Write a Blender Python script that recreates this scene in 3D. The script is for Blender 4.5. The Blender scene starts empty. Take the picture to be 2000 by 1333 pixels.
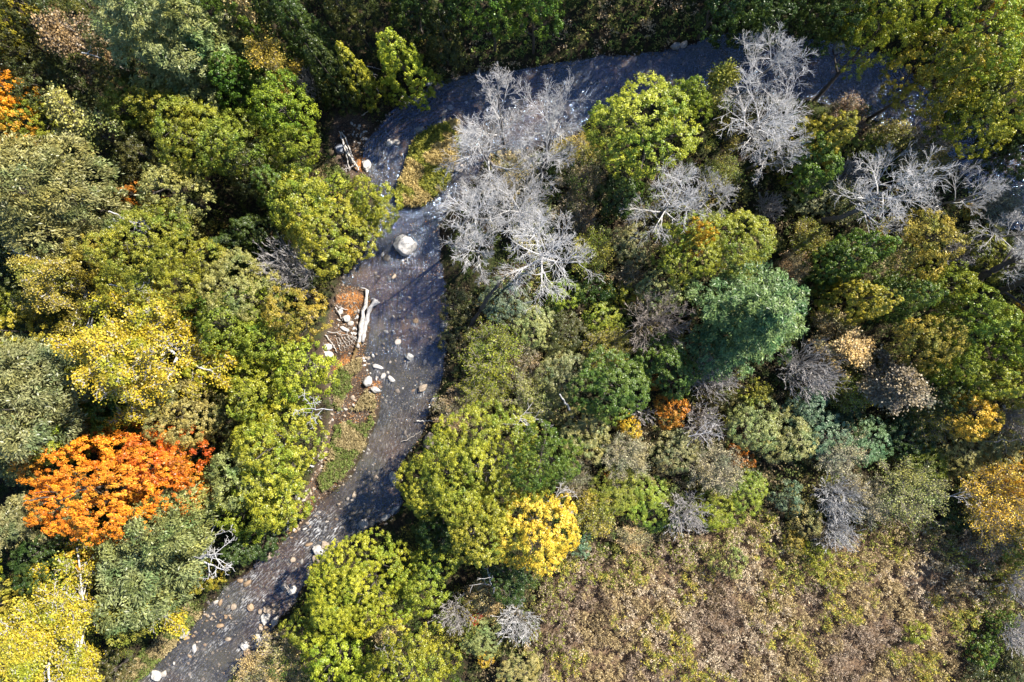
import bpy, math, random
import numpy as np
from mathutils import Vector, Matrix, Quaternion

S = bpy.context.scene
COL = S.collection
# ---------------------------------------------------------------- camera, sky, sun, exposure
H = 60.0                                  # drone height above the creek flat
F = 1333.0                                # focal length in photo pixels (2000 wide)
cd = bpy.data.cameras.new('camera'); cam = bpy.data.objects.new('camera', cd); COL.objects.link(cam)
cam.location = (0, 0, H); cam.rotation_euler = (0, 0, 0)
cd.sensor_width = 36.0; cd.lens = 36.0*F/2000.0; cd.clip_start = 0.5; cd.clip_end = 3000
S.camera = cam
SUN_AZ, SUN_EL = math.radians(52), math.radians(44)      # azimuth clockwise from +Y
sdir = Vector((math.sin(SUN_AZ)*math.cos(SUN_EL), math.cos(SUN_AZ)*math.cos(SUN_EL), math.sin(SUN_EL)))
W = bpy.data.worlds.new('World'); S.world = W; W.use_nodes = True
nt = W.node_tree
sky = nt.nodes.new('ShaderNodeTexSky'); sky.sky_type = 'NISHITA'; sky.sun_disc = False
sky.sun_elevation = SUN_EL; sky.sun_rotation = SUN_AZ; sky.ozone_density = 6.0; sky.dust_density = 0.3
nt.links.new(sky.outputs[0], nt.nodes['Background'].inputs[0]); nt.nodes['Background'].inputs[1].default_value = 0.095
sl = bpy.data.lights.new('sun', 'SUN'); sl.energy = 5.0; sl.angle = math.radians(0.5); sl.color = (1.0, 0.93, 0.82)
so = bpy.data.objects.new('sun', sl); COL.objects.link(so); so.rotation_euler = sdir.to_track_quat('Z', 'Y').to_euler()
so.location = (0, 0, 80)
S.view_settings.view_transform = 'Standard'; S.view_settings.look = 'None'
S.view_settings.exposure = 1.2; S.view_settings.gamma = 1
S.render.engine = 'CYCLES'
S.cycles.max_bounces = 5; S.cycles.diffuse_bounces = 2; S.cycles.glossy_bounces = 2
S.cycles.transmission_bounces = 3; S.cycles.transparent_max_bounces = 8
S.cycles.caustics_reflective = False; S.cycles.caustics_refractive = False

RNG = np.random.default_rng(7)
def at(px, py, z=0.0):
    """photo pixel -> world x, y at height z"""
    k = (H - z)/F
    return (px-1000.0)*k, (666.5-py)*k

# ---------------------------------------------------------------- outlines on the ground (photo pixels, level z ~ 0)
WATER_Z = -0.35
CREEK = [(2080,330),(2040,300),(1990,270),(1930,235),(1860,190),(1800,150),(1750,110),(1690,92),(1650,78),(1590,74),(1520,62),(1460,58),
 (1400,66),(1330,92),(1230,106),(1150,110),(1060,126),(1000,136),(930,140),(862,156),(815,180),(775,206),(748,232),(724,258),(704,285),(700,312),(712,342),
 (735,372),(735,410),(725,450),(712,490),(690,520),(664,545),(672,566),(712,566),(722,590),(715,640),(706,690),(712,735),(722,775),(738,800),(728,838),(712,880),(688,925),(655,958),(625,975),(600,1010),(582,1030),(548,1056),
 (512,1090),(470,1132),(438,1150),(405,1190),(345,1258),(296,1308),(262,1340),(200,1400),(400,1400),(440,1338),(478,1306),(512,1262),(526,1236),(540,1212),
 (566,1190),(588,1146),(630,1100),(680,1055),(730,1028),(775,1004),(785,985),(778,945),(778,915),(798,885),(826,845),(842,790),(866,728),(872,660),(876,600),(866,545),
 (858,490),(856,440),(880,400),(915,372),(935,330),(960,300),(1040,290),(1100,268),(1150,236),(1210,205),(1300,182),(1400,170),(1500,180),(1590,196),(1650,206),(1700,228),
 (1750,250),(1800,262),(1850,290),(1880,330),(1905,385),(1940,430),(2000,450),(2080,470)]
ISLAND = [(815,262),(850,246),(892,232),(902,252),(896,290),(884,330),(872,368),(842,388),(826,402),(788,402),(772,382),(780,350),(792,322),(800,290)]
BAR = [(664,560),(700,560),(722,580),(722,640),(708,690),(722,735),(742,770),(738,800),(722,840),(700,885),(672,935),(640,965),(606,1005),(570,1040),(520,1085),(505,1080),
 (560,1020),(585,990),(600,950),(625,905),(640,850),(650,800),(640,740),(628,690),(640,640),(650,600)]
BAR2 = [(655,232),(700,225),(726,245),(708,275),(702,310),(716,335),(700,350),(668,330),(650,290)]
MEADOW = [(1070,1110),(1120,1085),(1190,1075),(1260,1062),(1330,1050),(1400,1010),(1450,985),(1500,1010),(1530,1060),(1580,1090),(1630,1050),(1690,1010),(1790,1000),(1880,1040),(1950,1060),(1965,1120),
 (1900,1190),(1890,1260),(1930,1420),(1040,1420),(1050,1300),(1040,1250),(1050,1180)]
SCRUB = [(880,560),(960,560),(1100,440),(1180,330),(1300,330),(1500,380),(1640,260),(1780,250),(1900,380),(2100,450),(2100,1420),(950,1420),(930,1180),(1060,1120),(1120,980),(1100,850),(980,830),(820,850),(870,740)]
NORTHBANK = [(820,170),(880,120),(930,75),(1000,60),(1080,70),(1130,30),(1200,0),(1340,0),(1390,55),(1330,95),(1230,108),(1150,112),(1060,128),(1000,138),(930,142),(862,158)]
GRASSY = [[(630,960),(622,935),(645,880),(655,835),(680,822),(700,830),(728,830),(735,770),(715,762),(700,790),(685,800),(725,800),(722,840),(705,885),(672,930)],
          [(212,1333),(262,1290),(330,1222),(372,1178),(392,1172),(388,1205),(345,1255),(296,1306),(255,1345)],
          [(655,790),(650,750),(668,715),(700,700),(705,720),(690,735),(684,760),(662,800)],
          [(620,345),(645,310),(660,330),(690,352),(668,372),(632,372)],
          [(440,1340),(478,1306),(515,1290),(530,1340)]]
ORANGE = [[(660,576),(690,570),(712,580),(708,592),(660,592)], [(648,722),(672,696),(684,704),(660,730)], [(690,306),(712,304),(708,332),(692,326)],
          [(672,600),(700,596),(700,616),(676,618)], [(722,748),(742,744),(740,756),(724,758)]]
def poly_w(pts): 
    return np.array([at(*p) for p in pts])
def inside(P, poly):
    x, y = P[:,0], P[:,1]; r = np.zeros(len(P), bool); n = len(poly)
    for i in range(n):
        x0, y0 = poly[i]; x1, y1 = poly[(i+1) % n]
        if y0 == y1: continue
        c = ((y0 > y) != (y1 > y)) & (x < (x1-x0)*(y-y0)/(y1-y0)+x0)
        r ^= c
    return r
def dist(P, poly):
    d = np.full(len(P), 1e9); n = len(poly)
    for i in range(n):
        a = poly[i]; b = poly[(i+1) % n]; ab = b-a
        t = np.clip(((P-a)@ab)/(ab@ab+1e-9), 0, 1)
        q = P-(a+t[:,None]*ab); d = np.minimum(d, np.sqrt((q*q).sum(1)))
    return d
def sd(P, poly):
    d = dist(P, poly); return np.where(inside(P, poly), -d, d)
CREEK_W, ISL_W, BAR_W, BAR2_W, MEADOW_W, SCRUB_W, NB_W = map(poly_w, (CREEK, ISLAND, BAR, BAR2, MEADOW, SCRUB, NORTHBANK))
GRASSY_W = [poly_w(g) for g in GRASSY]; ORANGE_W = [poly_w(g) for g in ORANGE]
def wob(x, y, s, ph=0.0):
    return (np.sin(x*s+1.3*np.sin(y*s*0.7+ph)+ph)+np.sin(y*s*1.17+1.7*np.sin(x*s*0.53-ph)+2*ph)+0.5*np.sin((x+y)*s*2.3+ph))/2.5
def sstep(a, b, t):
    u = np.clip((t-a)/(b-a), 0, 1); return u*u*(3-2*u)
def ground(P, full=False):
    P = np.asarray(P, float).reshape(-1, 2); x, y = P[:,0], P[:,1]
    dc = sd(P, CREEK_W)+0.12*wob(x, y, 3.1)+0.06*wob(x, y, 9.0, 2)
    di = sd(P, ISL_W)+0.10*wob(x, y, 4.0, 1)
    db = np.minimum(sd(P, BAR_W), sd(P, BAR2_W))+0.10*wob(x, y, 5.0, .5)
    z = np.where(dc < 0, WATER_Z-0.30*(1-np.exp(dc/1.2))+0.03*wob(x, y, 2.3, 3), WATER_Z+0.55*sstep(0, 1.2, dc)+0.5*sstep(1.0, 5.0, dc)+0.18*sstep(2, 8, dc)*wob(x, y, 0.5))
    low = sstep(0.6, -0.5, db)
    z = z*(1-low)+low*(WATER_Z+0.10+0.10*wob(x, y, 1.7, 1)*1.0)
    isl = sstep(0.25, -0.45, di); z = np.maximum(z, z*(1-isl)+isl*(WATER_Z+0.30))
    if full: return z, dc, di, db
    return z
def vnoise(x, y, s, seed=0):
    """smooth value noise in -1..1"""
    r = np.random.default_rng(seed+991).uniform(-1, 1, (256, 256)); X, Y = np.asarray(x)*s+100, np.asarray(y)*s+100
    i, j = np.floor(X).astype(int), np.floor(Y).astype(int); u, v = X-i, Y-j; u = u*u*(3-2*u); v = v*v*(3-2*v); g = lambda a, b: r[a % 256, b % 256]
    return (g(i,j)*(1-u)+g(i+1,j)*u)*(1-v)+(g(i,j+1)*(1-u)+g(i+1,j+1)*u)*v
def gz(x, y): return float(ground([[x, y]])[0])

# ---------------------------------------------------------------- mesh and object helpers
def mesh_np(name, V, Q, attrs=None, smooth=False, pattr=None):
    """quads or tris (M,k) + face colour attributes"""
    me = bpy.data.meshes.new(name); V = np.asarray(V, np.float32); Q = np.asarray(Q, np.int32); k = Q.shape[1]
    me.vertices.add(len(V)); me.vertices.foreach_set('co', V.ravel())
    me.loops.add(Q.size); me.loops.foreach_set('vertex_index', Q.ravel())
    me.polygons.add(len(Q)); me.polygons.foreach_set('loop_start', np.arange(0, Q.size, k, dtype=np.int32))
    try: me.polygons.foreach_set('loop_total', np.full(len(Q), k, np.int32))
    except Exception: pass
    if smooth: me.polygons.foreach_set('use_smooth', np.ones(len(Q), bool))
    for dom, dd in (('FACE', attrs), ('POINT', pattr)):
        for an, arr in (dd or {}).items():
            a = me.attributes.new(an, 'FLOAT_COLOR', dom); c = np.ones((len(arr), 4), np.float32); c[:, :arr.shape[1]] = arr
            a.data.foreach_set('color', c.ravel())
    me.update(calc_edges=True); return me
def link(name, me, mat=None, parent=None):
    o = bpy.data.objects.new(name, me); COL.objects.link(o)
    if mat is not None and len(me.materials) == 0: me.materials.append(mat)
    if parent is not None: o.parent = parent
    return o
def tag(o, label=None, cat=None, group=None, kind=None):
    for k, v in (('label', label), ('category', cat), ('group', group), ('kind', kind)):
        if v: o[k] = v
    return o
def empty(name, loc):
    o = bpy.data.objects.new(name, None); COL.objects.link(o); o.location = loc; o.empty_display_size = 0.3; return o

def N(nt, typ, **kw):
    n = nt.nodes.new(typ)
    for k, v in kw.items():
        if k.startswith('i_'):
            key = k[2:]; n.inputs[int(key) if key.isdigit() else key].default_value = v
        else: setattr(n, k, v)
    return n
def mat_new(name):
    m = bpy.data.materials.new(name); m.use_nodes = True; nt = m.node_tree
    b = nt.nodes['Principled BSDF']; return m, nt, b
def mixc(nt, fac, a, b, mode='MIX'):
    n = nt.nodes.new('ShaderNodeMix'); n.data_type = 'RGBA'; n.blend_type = mode
    for sock, v in ((n.inputs[0], fac), (n.inputs[6], a), (n.inputs[7], b)):
        if hasattr(v, 'is_linked') or hasattr(v, 'links'): nt.links.new(v, sock)
        elif isinstance(v, (int, float)): sock.default_value = v
        else: sock.default_value = (*v, 1)
    return n.outputs[2]
def math_(nt, op, a, b=0.0, clamp=False):
    n = nt.nodes.new('ShaderNodeMath'); n.operation = op; n.use_clamp = clamp
    for s, v in ((n.inputs[0], a), (n.inputs[1], b)):
        if isinstance(v, (int, float)): s.default_value = v
        else: nt.links.new(v, s)
    return n.outputs[0]
def ramp(nt, fac, stops):
    n = nt.nodes.new('ShaderNodeValToRGB'); cr = n.color_ramp
    while len(cr.elements) < len(stops): cr.elements.new(0.5)
    for e, (p, c) in zip(cr.elements, stops): e.position = p; e.color = (*c, 1)
    nt.links.new(fac, n.inputs[0]); return n.outputs[0]
def noise(nt, scale, detail=3, vec=None, rough=0.55, out=0):
    n = N(nt, 'ShaderNodeTexNoise'); n.inputs['Scale'].default_value = scale; n.inputs['Detail'].default_value = detail; n.inputs['Roughness'].default_value = rough
    if vec is not None: nt.links.new(vec, n.inputs['Vector'])
    return n.outputs[out]

# ---------------------------------------------------------------- materials
def leaf_material():
    m, nt, b = mat_new('leaf')
    a = N(nt, 'ShaderNodeAttribute', attribute_name='lv')
    ta = N(nt, 'ShaderNodeAttribute', attribute_name='tint_a', attribute_type='OBJECT')
    tb = N(nt, 'ShaderNodeAttribute', attribute_name='tint_b', attribute_type='OBJECT')
    sep = N(nt, 'ShaderNodeSeparateColor'); nt.links.new(a.outputs['Color'], sep.inputs[0])
    f = math_(nt, 'ADD', math_(nt, 'MULTIPLY', sep.outputs[0], 0.75), math_(nt, 'MULTIPLY', sep.outputs[1], 0.45))
    f = math_(nt, 'SUBTRACT', f, 0.15, clamp=True)
    c = mixc(nt, f, ta.outputs['Color'], tb.outputs['Color'])
    oc = N(nt, 'ShaderNodeTexCoord'); hn = noise(nt, 0.45, 2, oc.outputs['Object'], 0.5)                       # branches that have turned further than their neighbours
    c = mixc(nt, ramp(nt, hn, [(0.50, (0,0,0)), (0.64, (1,1,1))]), c, mixc(nt, 1.0, c, (1.12, 1.05, 0.8), 'MULTIPLY'))
    c = mixc(nt, ramp(nt, hn, [(0.36, (1,1,1)), (0.47, (0,0,0))]), c, mixc(nt, 1.0, c, (0.66, 0.84, 0.8), 'MULTIPLY'))
    br = math_(nt, 'ADD', 0.55, math_(nt, 'MULTIPLY', sep.outputs[2], 1.0))
    v = nt.nodes.new('ShaderNodeVectorMath'); v.operation = 'SCALE'; nt.links.new(c, v.inputs[0]); nt.links.new(br, v.inputs['Scale'])
    nt.links.new(v.outputs[0], b.inputs['Base Color']); b.inputs['Roughness'].default_value = 0.40; b.inputs['Specular IOR Level'].default_value = 0.4
    tr = nt.nodes.new('ShaderNodeBsdfTranslucent'); nt.links.new(v.outputs[0], tr.inputs[0])
    mx = nt.nodes.new('ShaderNodeMixShader'); mx.inputs[0].default_value = 0.15
    nt.links.new(b.outputs[0], mx.inputs[1]); nt.links.new(tr.outputs[0], mx.inputs[2]); nt.links.new(mx.outputs[0], nt.nodes['Material Output'].inputs[0])
    return m
def facecol_material(name, rough=0.8, transl=0.0, amp=1.0):
    """colour comes from the face attribute 'fc' (the thing's own colours)"""
    m, nt, b = mat_new(name); a = N(nt, 'ShaderNodeAttribute', attribute_name='fc')
    nt.links.new(a.outputs['Color'], b.inputs['Base Color']); b.inputs['Roughness'].default_value = rough; b.inputs['Specular IOR Level'].default_value = 0.25
    if transl:
        tr = nt.nodes.new('ShaderNodeBsdfTranslucent'); nt.links.new(a.outputs['Color'], tr.inputs[0])
        mx = nt.nodes.new('ShaderNodeMixShader'); mx.inputs[0].default_value = transl
        nt.links.new(b.outputs[0], mx.inputs[1]); nt.links.new(tr.outputs[0], mx.inputs[2]); nt.links.new(mx.outputs[0], nt.nodes['Material Output'].inputs[0])
    return m
def wood_material(name='bark'):
    """bark: object tint broken by streaks"""
    m, nt, b = mat_new(name); ta = N(nt, 'ShaderNodeAttribute', attribute_name='tint_a', attribute_type='OBJECT')
    tc = N(nt, 'ShaderNodeTexCoord'); n = noise(nt, 6, 4, tc.outputs['Object'], 0.65)
    c = ramp(nt, n, [(0.3, (0.45,0.42,0.40)), (0.5, (0.85,0.84,0.83)), (0.75, (1.15,1.15,1.15))])
    nt.links.new(mixc(nt, 1.0, ta.outputs['Color'], c, 'MULTIPLY'), b.inputs['Base Color']); b.inputs['Roughness'].default_value = 0.75
    return m
def birch_material():
    m, nt, b = mat_new('white_bark'); tc = N(nt, 'ShaderNodeTexCoord'); mp = N(nt, 'ShaderNodeMapping'); mp.inputs['Scale'].default_value = (3, 3, 9)
    nt.links.new(tc.outputs['Object'], mp.inputs[0]); n = noise(nt, 1.2, 4, mp.outputs[0], 0.7)
    c = ramp(nt, n, [(0.34, (0.05,0.045,0.04)), (0.43, (0.62,0.60,0.56)), (0.7, (0.78,0.77,0.74))])
    nt.links.new(c, b.inputs['Base Color']); b.inputs['Roughness'].default_value = 0.6; return m
def stone_material():
    m, nt, b = mat_new('stone'); ta = N(nt, 'ShaderNodeAttribute', attribute_name='tint_a', attribute_type='OBJECT')
    tc = N(nt, 'ShaderNodeTexCoord'); n = noise(nt, 5, 6, tc.outputs['Object'], 0.7); n2 = noise(nt, 1.7, 3, tc.outputs['Object'], 0.6)
    c = ramp(nt, n, [(0.3, (0.45,0.43,0.41)), (0.48, (0.85,0.84,0.83)), (0.72, (1.2,1.19,1.16))])
    c = mixc(nt, 1.0, ta.outputs['Color'], c, 'MULTIPLY')
    st = ramp(nt, n2, [(0.56, (0,0,0)), (0.68, (1,1,1))]); c = mixc(nt, math_(nt, 'MULTIPLY', st, 0.55), c, (0.13,0.115,0.10))
    ge = N(nt, 'ShaderNodeNewGeometry'); sp = N(nt, 'ShaderNodeSeparateXYZ'); nt.links.new(ge.outputs['Position'], sp.inputs[0])
    wet = N(nt, 'ShaderNodeMapRange', i_1=WATER_Z-0.02, i_2=WATER_Z+0.10); nt.links.new(sp.outputs[2], wet.inputs[0])     # damp tide line just above the water
    c = mixc(nt, wet.outputs[0], mixc(nt, 1.0, c, (0.34,0.31,0.28), 'MULTIPLY'), c)
    nt.links.new(c, b.inputs['Base Color']); b.inputs['Roughness'].default_value = 0.7
    bp = N(nt, 'ShaderNodeBump', i_0=0.5, i_1=0.05); nt.links.new(n, bp.inputs['Height']); nt.links.new(bp.outputs[0], b.inputs['Normal']); return m
def ground_material():
    m, nt, b = mat_new('forest_floor'); z = N(nt, 'ShaderNodeAttribute', attribute_name='zone')   # r bar, g meadow, b orange leaf mats, a creek bed
    sep = N(nt, 'ShaderNodeSeparateColor'); nt.links.new(z.outputs['Color'], sep.inputs[0])
    ge = N(nt, 'ShaderNodeNewGeometry'); P = ge.outputs['Position']
    n1 = noise(nt, 0.9, 5, P, 0.65); n2 = noise(nt, 5.0, 5, P, 0.7); n3 = noise(nt, 14.0, 3, P, 0.7)
    litter = ramp(nt, n2, [(0.3, (0.012,0.009,0.006)), (0.5, (0.035,0.026,0.016)), (0.7, (0.09,0.062,0.035))])
    green = ramp(nt, n2, [(0.3, (0.012,0.016,0.006)), (0.7, (0.06,0.075,0.02))])
    c = mixc(nt, ramp(nt, n1, [(0.45, (0,0,0)), (0.6, (1,1,1))]), litter, green)
    mead = ramp(nt, n2, [(0.3, (0.05,0.033,0.022)), (0.5, (0.15,0.10,0.065)), (0.72, (0.30,0.21,0.12))])
    c = mixc(nt, sep.outputs[1], c, mead)
    vor = N(nt, 'ShaderNodeTexVoronoi', i_Scale=6.0); nt.links.new(P, vor.inputs['Vector'])
    peb = ramp(nt, noise(nt, 9.0, 4, P, 0.8), [(0.32, (0.025,0.018,0.014)), (0.5, (0.085,0.06,0.045)), (0.68, (0.20,0.145,0.10))])
    c = mixc(nt, sep.outputs[0], c, peb)
    bedc = ramp(nt, n2, [(0.3, (0.018,0.016,0.015)), (0.5, (0.072,0.065,0.058)), (0.68, (0.21,0.19,0.17))])
    bedc = mixc(nt, ramp(nt, vor.outputs['Distance'], [(0.05, (0.6,0.6,0.6)), (0.5, (0,0,0))]), bedc, mixc(nt, 0.5, bedc, (0.14,0.125,0.11)))
    silt = ramp(nt, noise(nt, 0.22, 3, P, 0.5), [(0.42, (0,0,0)), (0.62, (1,1,1))])
    bedc = mixc(nt, math_(nt, 'MULTIPLY', silt, 0.7), bedc, (0.13,0.115,0.07))
    br_ = ramp(nt, noise(nt, 0.13, 2, P, 0.5), [(0.44, (0,0,0)), (0.56, (1,1,1))])
    bedc = mixc(nt, br_, bedc, mixc(nt, 1.0, bedc, (1.25, 0.86, 0.72), 'MULTIPLY'))                    # iron-brown reaches
    bedc = mixc(nt, ramp(nt, noise(nt, 0.5, 4, P, 0.6), [(0.40, (1,1,1)), (0.58, (0,0,0))]), bedc, mixc(nt, 1.0, bedc, (0.42, 0.42, 0.44), 'MULTIPLY'))   # darker, weedy bed
    c = mixc(nt, z.outputs['Alpha'], c, bedc)
    sp = N(nt, 'ShaderNodeSeparateXYZ'); nt.links.new(P, sp.inputs[0]); damp = N(nt, 'ShaderNodeMapRange', i_1=WATER_Z+0.02, i_2=WATER_Z+0.22); nt.links.new(sp.outputs[2], damp.inputs[0])
    dmask = math_(nt, 'MULTIPLY', math_(nt, 'SUBTRACT', 1.0, damp.outputs[0]), math_(nt, 'SUBTRACT', 1.0, z.outputs['Alpha']))
    c = mixc(nt, math_(nt, 'MULTIPLY', dmask, 0.75), c, mixc(nt, 1.0, c, (0.40, 0.36, 0.33), 'MULTIPLY'))                                             # damp mud at the water line
    org = ramp(nt, n3, [(0.3, (0.32,0.10,0.02)), (0.6, (0.60,0.24,0.05)), (0.75, (0.7,0.42,0.18))])
    c = mixc(nt, math_(nt, 'MULTIPLY', sep.outputs[2], ramp(nt, n2, [(0.42, (0.0,0.0,0.0)), (0.60, (0.9,0.9,0.9))])), c, org)
    nt.links.new(c, b.inputs['Base Color']); b.inputs['Roughness'].default_value = 0.9; b.inputs['Specular IOR Level'].default_value = 0.2
    bp = N(nt, 'ShaderNodeBump', i_0=0.6, i_1=0.08); nt.links.new(n3, bp.inputs['Height']); nt.links.new(bp.outputs[0], b.inputs['Normal']); return m
def water_material():
    m, nt, b = mat_new('creek_water'); out = nt.nodes['Material Output']
    ge = N(nt, 'ShaderNodeNewGeometry'); P = ge.outputs['Position']
    fl = N(nt, 'ShaderNodeAttribute', attribute_name='flow')            # r,g flow-aligned coordinates, b foam and the painted sun glint
    sep = N(nt, 'ShaderNodeSeparateColor'); nt.links.new(fl.outputs['Color'], sep.inputs[0])
    cb = N(nt, 'ShaderNodeCombineXYZ'); nt.links.new(math_(nt, 'MULTIPLY', sep.outputs[0], 100.0), cb.inputs[0]); nt.links.new(math_(nt, 'MULTIPLY', sep.outputs[1], 100.0), cb.inputs[1])
    mpf = N(nt, 'ShaderNodeMapping'); mpf.inputs['Scale'].default_value = (0.55, 2.4, 1); nt.links.new(cb.outputs[0], mpf.inputs[0])      # ripples drawn out along the current
    w1 = noise(nt, 1.5, 4, mpf.outputs[0], 0.6); w2 = noise(nt, 4.5, 3, P, 0.6)
    h = math_(nt, 'ADD', w1, math_(nt, 'MULTIPLY', w2, 0.35))
    bp = N(nt, 'ShaderNodeBump', i_0=0.75, i_1=0.25); nt.links.new(h, bp.inputs['Height'])
    gl = nt.nodes.new('ShaderNodeBsdfGlossy'); gl.inputs['Roughness'].default_value = 0.09; gl.inputs['Color'].default_value = (0.42, 0.62, 1.0, 1); nt.links.new(bp.outputs[0], gl.inputs['Normal'])
    tp = nt.nodes.new('ShaderNodeBsdfTransparent'); tp.inputs[0].default_value = (0.80, 0.80, 0.78, 1)
    df = nt.nodes.new('ShaderNodeBsdfDiffuse'); df.inputs[0].default_value = (0.16, 0.155, 0.13, 1)
    murk = nt.nodes.new('ShaderNodeMixShader'); murk.inputs[0].default_value = 0.095
    nt.links.new(tp.outputs[0], murk.inputs[1]); nt.links.new(df.outputs[0], murk.inputs[2])
    fr = N(nt, 'ShaderNodeFresnel', i_0=2.1); nt.links.new(bp.outputs[0], fr.inputs['Normal'])
    mx = nt.nodes.new('ShaderNodeMixShader'); nt.links.new(math_(nt, 'MULTIPLY', fr.outputs[0], math_(nt, 'SUBTRACT', 1.0, ge.outputs['Backfacing'])), mx.inputs[0]); nt.links.new(murk.outputs[0], mx.inputs[1]); nt.links.new(gl.outputs[0], mx.inputs[2])
    fo = nt.nodes.new('ShaderNodeBsdfDiffuse'); fo.inputs[0].default_value = (0.75, 0.76, 0.78, 1)
    fn = noise(nt, 3.2, 6, mpf.outputs[0], 0.75); fm = math_(nt, 'MULTIPLY', sep.outputs[2], ramp(nt, fn, [(0.50, (0,0,0)), (0.66, (1,1,1))]))
    m2 = nt.nodes.new('ShaderNodeMixShader'); nt.links.new(fm, m2.inputs[0]); nt.links.new(mx.outputs[0], m2.inputs[1]); nt.links.new(fo.outputs[0], m2.inputs[2])
    nt.links.new(m2.outputs[0], out.inputs[0]); nt.nodes.remove(b); return m
M_LEAF, M_BARK, M_BIRCH, M_STONE, M_GROUND, M_WATER = leaf_material(), wood_material(), birch_material(), stone_material(), ground_material(), water_material()
M_HERB = facecol_material('herb', 0.6, 0.25); M_GRIT = facecol_material('grit', 0.8)
# ---------------------------------------------------------------- terrain and water
def build_ground():
    gx = np.concatenate([-np.geomspace(320, 54, 14), np.arange(-52, 52.01, 0.28), np.geomspace(54, 320, 14)])
    gy = np.concatenate([-np.geomspace(320, 40, 14), np.arange(-38, 38.01, 0.28), np.geomspace(40, 320, 14)])
    X, Y = np.meshgrid(gx, gy); P = np.stack([X.ravel(), Y.ravel()], 1)
    z, dc, di, db = ground(P, True)
    zone = np.zeros((len(P), 4)); zone[:,0] = sstep(0.5, -0.2, db)*(1-sstep(0.2, -0.2, di)); zone[:,1] = sstep(1.0, -1.5, sd(P, MEADOW_W)+0.6*wob(P[:,0], P[:,1], 1.0))
    for g in ORANGE_W: zone[:,2] = np.maximum(zone[:,2], sstep(0.18, -0.1, sd(P, g)))
    zone[:,3] = sstep(0.15, -0.2, dc)*(1-zone[:,0])*sstep(-0.1, 0.2, di)
    nx, ny = len(gx), len(gy); i = np.arange(nx*ny).reshape(ny, nx)
    Q = np.stack([i[:-1,:-1], i[:-1,1:], i[1:,1:], i[1:,:-1]], -1).reshape(-1, 4)
    me = mesh_np('ground', np.column_stack([P, z]), Q, smooth=True, pattr={'zone': zone})
    tag(link('ground', me, M_GROUND), kind='structure')
CENTRE = [(2090,400),(1960,330),(1870,250),(1760,180),(1600,130),(1400,118),(1200,150),(1000,180),(860,212),(770,280),(745,370),(788,440),(795,520),(792,620),(790,700),(762,800),(722,900),(690,980),(622,1050),(540,1125),(470,1200),(380,1300),(280,1420)]
def flow_coords(P):
    C = poly_w(CENTRE); best = np.full(len(P), 1e9); S_ = np.zeros(len(P)); D_ = np.zeros(len(P)); acc = 0
    for i in range(len(C)-1):
        a, b = C[i], C[i+1]; ab = b-a; L = np.hypot(*ab); u = ab/L; q = P-a; t = q@u; dd = q@np.array([-u[1], u[0]]); e = np.maximum(np.maximum(-t, t-L), 0)**2*1.0+dd*dd
        m = e < best; best[m] = e[m]; S_[m] = acc+t[m]; D_[m] = dd[m]; acc += L
    return np.stack([S_, D_], 1)
FOAM_GLINT = [(1,620,1040,26),(1,612,1020,20),(1,640,1055,16),(1,655,1035,12),(1,495,1128,14),(1,540,1130,14),(1,552,1132,10),(1,478,1180,18),(1,505,1172,12),(1,440,1232,13),(1,408,1268,11),(1,585,1065,16),(.7,480,1120,10),
        (.8,600,1000,16),(.6,690,985,16),(.6,668,1020,12),(.7,820,485,12),(.6,822,470,9),(.35,770,870,9),(.35,800,850,9),(.8,1735,160,14),(.5,760,295,16),(.3,790,840,10),(.6,455,1195,10),(.5,560,1150,8),(.6,700,1000,12),(.6,430,1260,9),  # patch at the upper right bend paints the sun glint white; others foam
        (.4,740,300,18),(.35,730,330,16),(.5,640,1010,14)]
def build_water():
    gx = np.arange(-40, 50.01, 0.22); gy = np.arange(-34, 32, 0.22)
    X, Y = np.meshgrid(gx, gy); P = np.stack([X.ravel(), Y.ravel()], 1)
    d = sd(P, CREEK_W); nx, ny = len(gx), len(gy); keep = (d < 1.2)
    fl = np.zeros((len(P), 3)); fl[:,:2] = flow_coords(P)/100
    for a, px, py, r in FOAM_GLINT:
        c = np.array(at(px, py)); rr = r*H/F*1.0
        q = P-c; u = (q[:,0]*0.62+q[:,1]*0.78)/1.35; v = (q[:,0]*0.78-q[:,1]*0.62)/0.7      # stretched along the current
        fl[:,2] = np.maximum(fl[:,2], a*np.exp(-(u*u+v*v)/(rr*rr)*1.2))
    for px, py, r, asp, ang, tone, label in BOULDERS:                                # broken water just below each stone that stands in the current
        c = np.array(at(px, py)); rr = max(r, 5)*H/F
        if sd(c[None], CREEK_W)[0] > -0.5: continue
        fc = flow_coords(np.vstack([c[None]]))[0]; q = fl[:,:2]*100-fc; fl[:,2] = np.maximum(fl[:,2], 0.75*np.exp(-((q[:,0]-rr*1.0)/(rr*1.3))**2-(q[:,1]/(rr*1.0))**2))
    fl[:,2] = np.maximum(fl[:,2], (0.15+0.16*vnoise(P[:,0], P[:,1], 0.35, 31))*sstep(-2, -10, P[:,1]))
    x, y = P[:,0], P[:,1]; z = WATER_Z+0.012*wob(x, y, 2.7)+0.008*wob(x, y, 6.1, 2)
    i = np.arange(nx*ny).reshape(ny, nx); Q = np.stack([i[:-1,:-1], i[:-1,1:], i[1:,1:], i[1:,:-1]], -1).reshape(-1, 4)
    Q = Q[keep[Q].any(1)]; used = np.unique(Q); mp = np.zeros(len(P), int); mp[used] = np.arange(len(used))
    me = mesh_np('creek_water', np.column_stack([P, z])[used], mp[Q], smooth=True, pattr={'flow': fl[used]})
    tag(link('creek_water', me, M_WATER), kind='structure')

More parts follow.
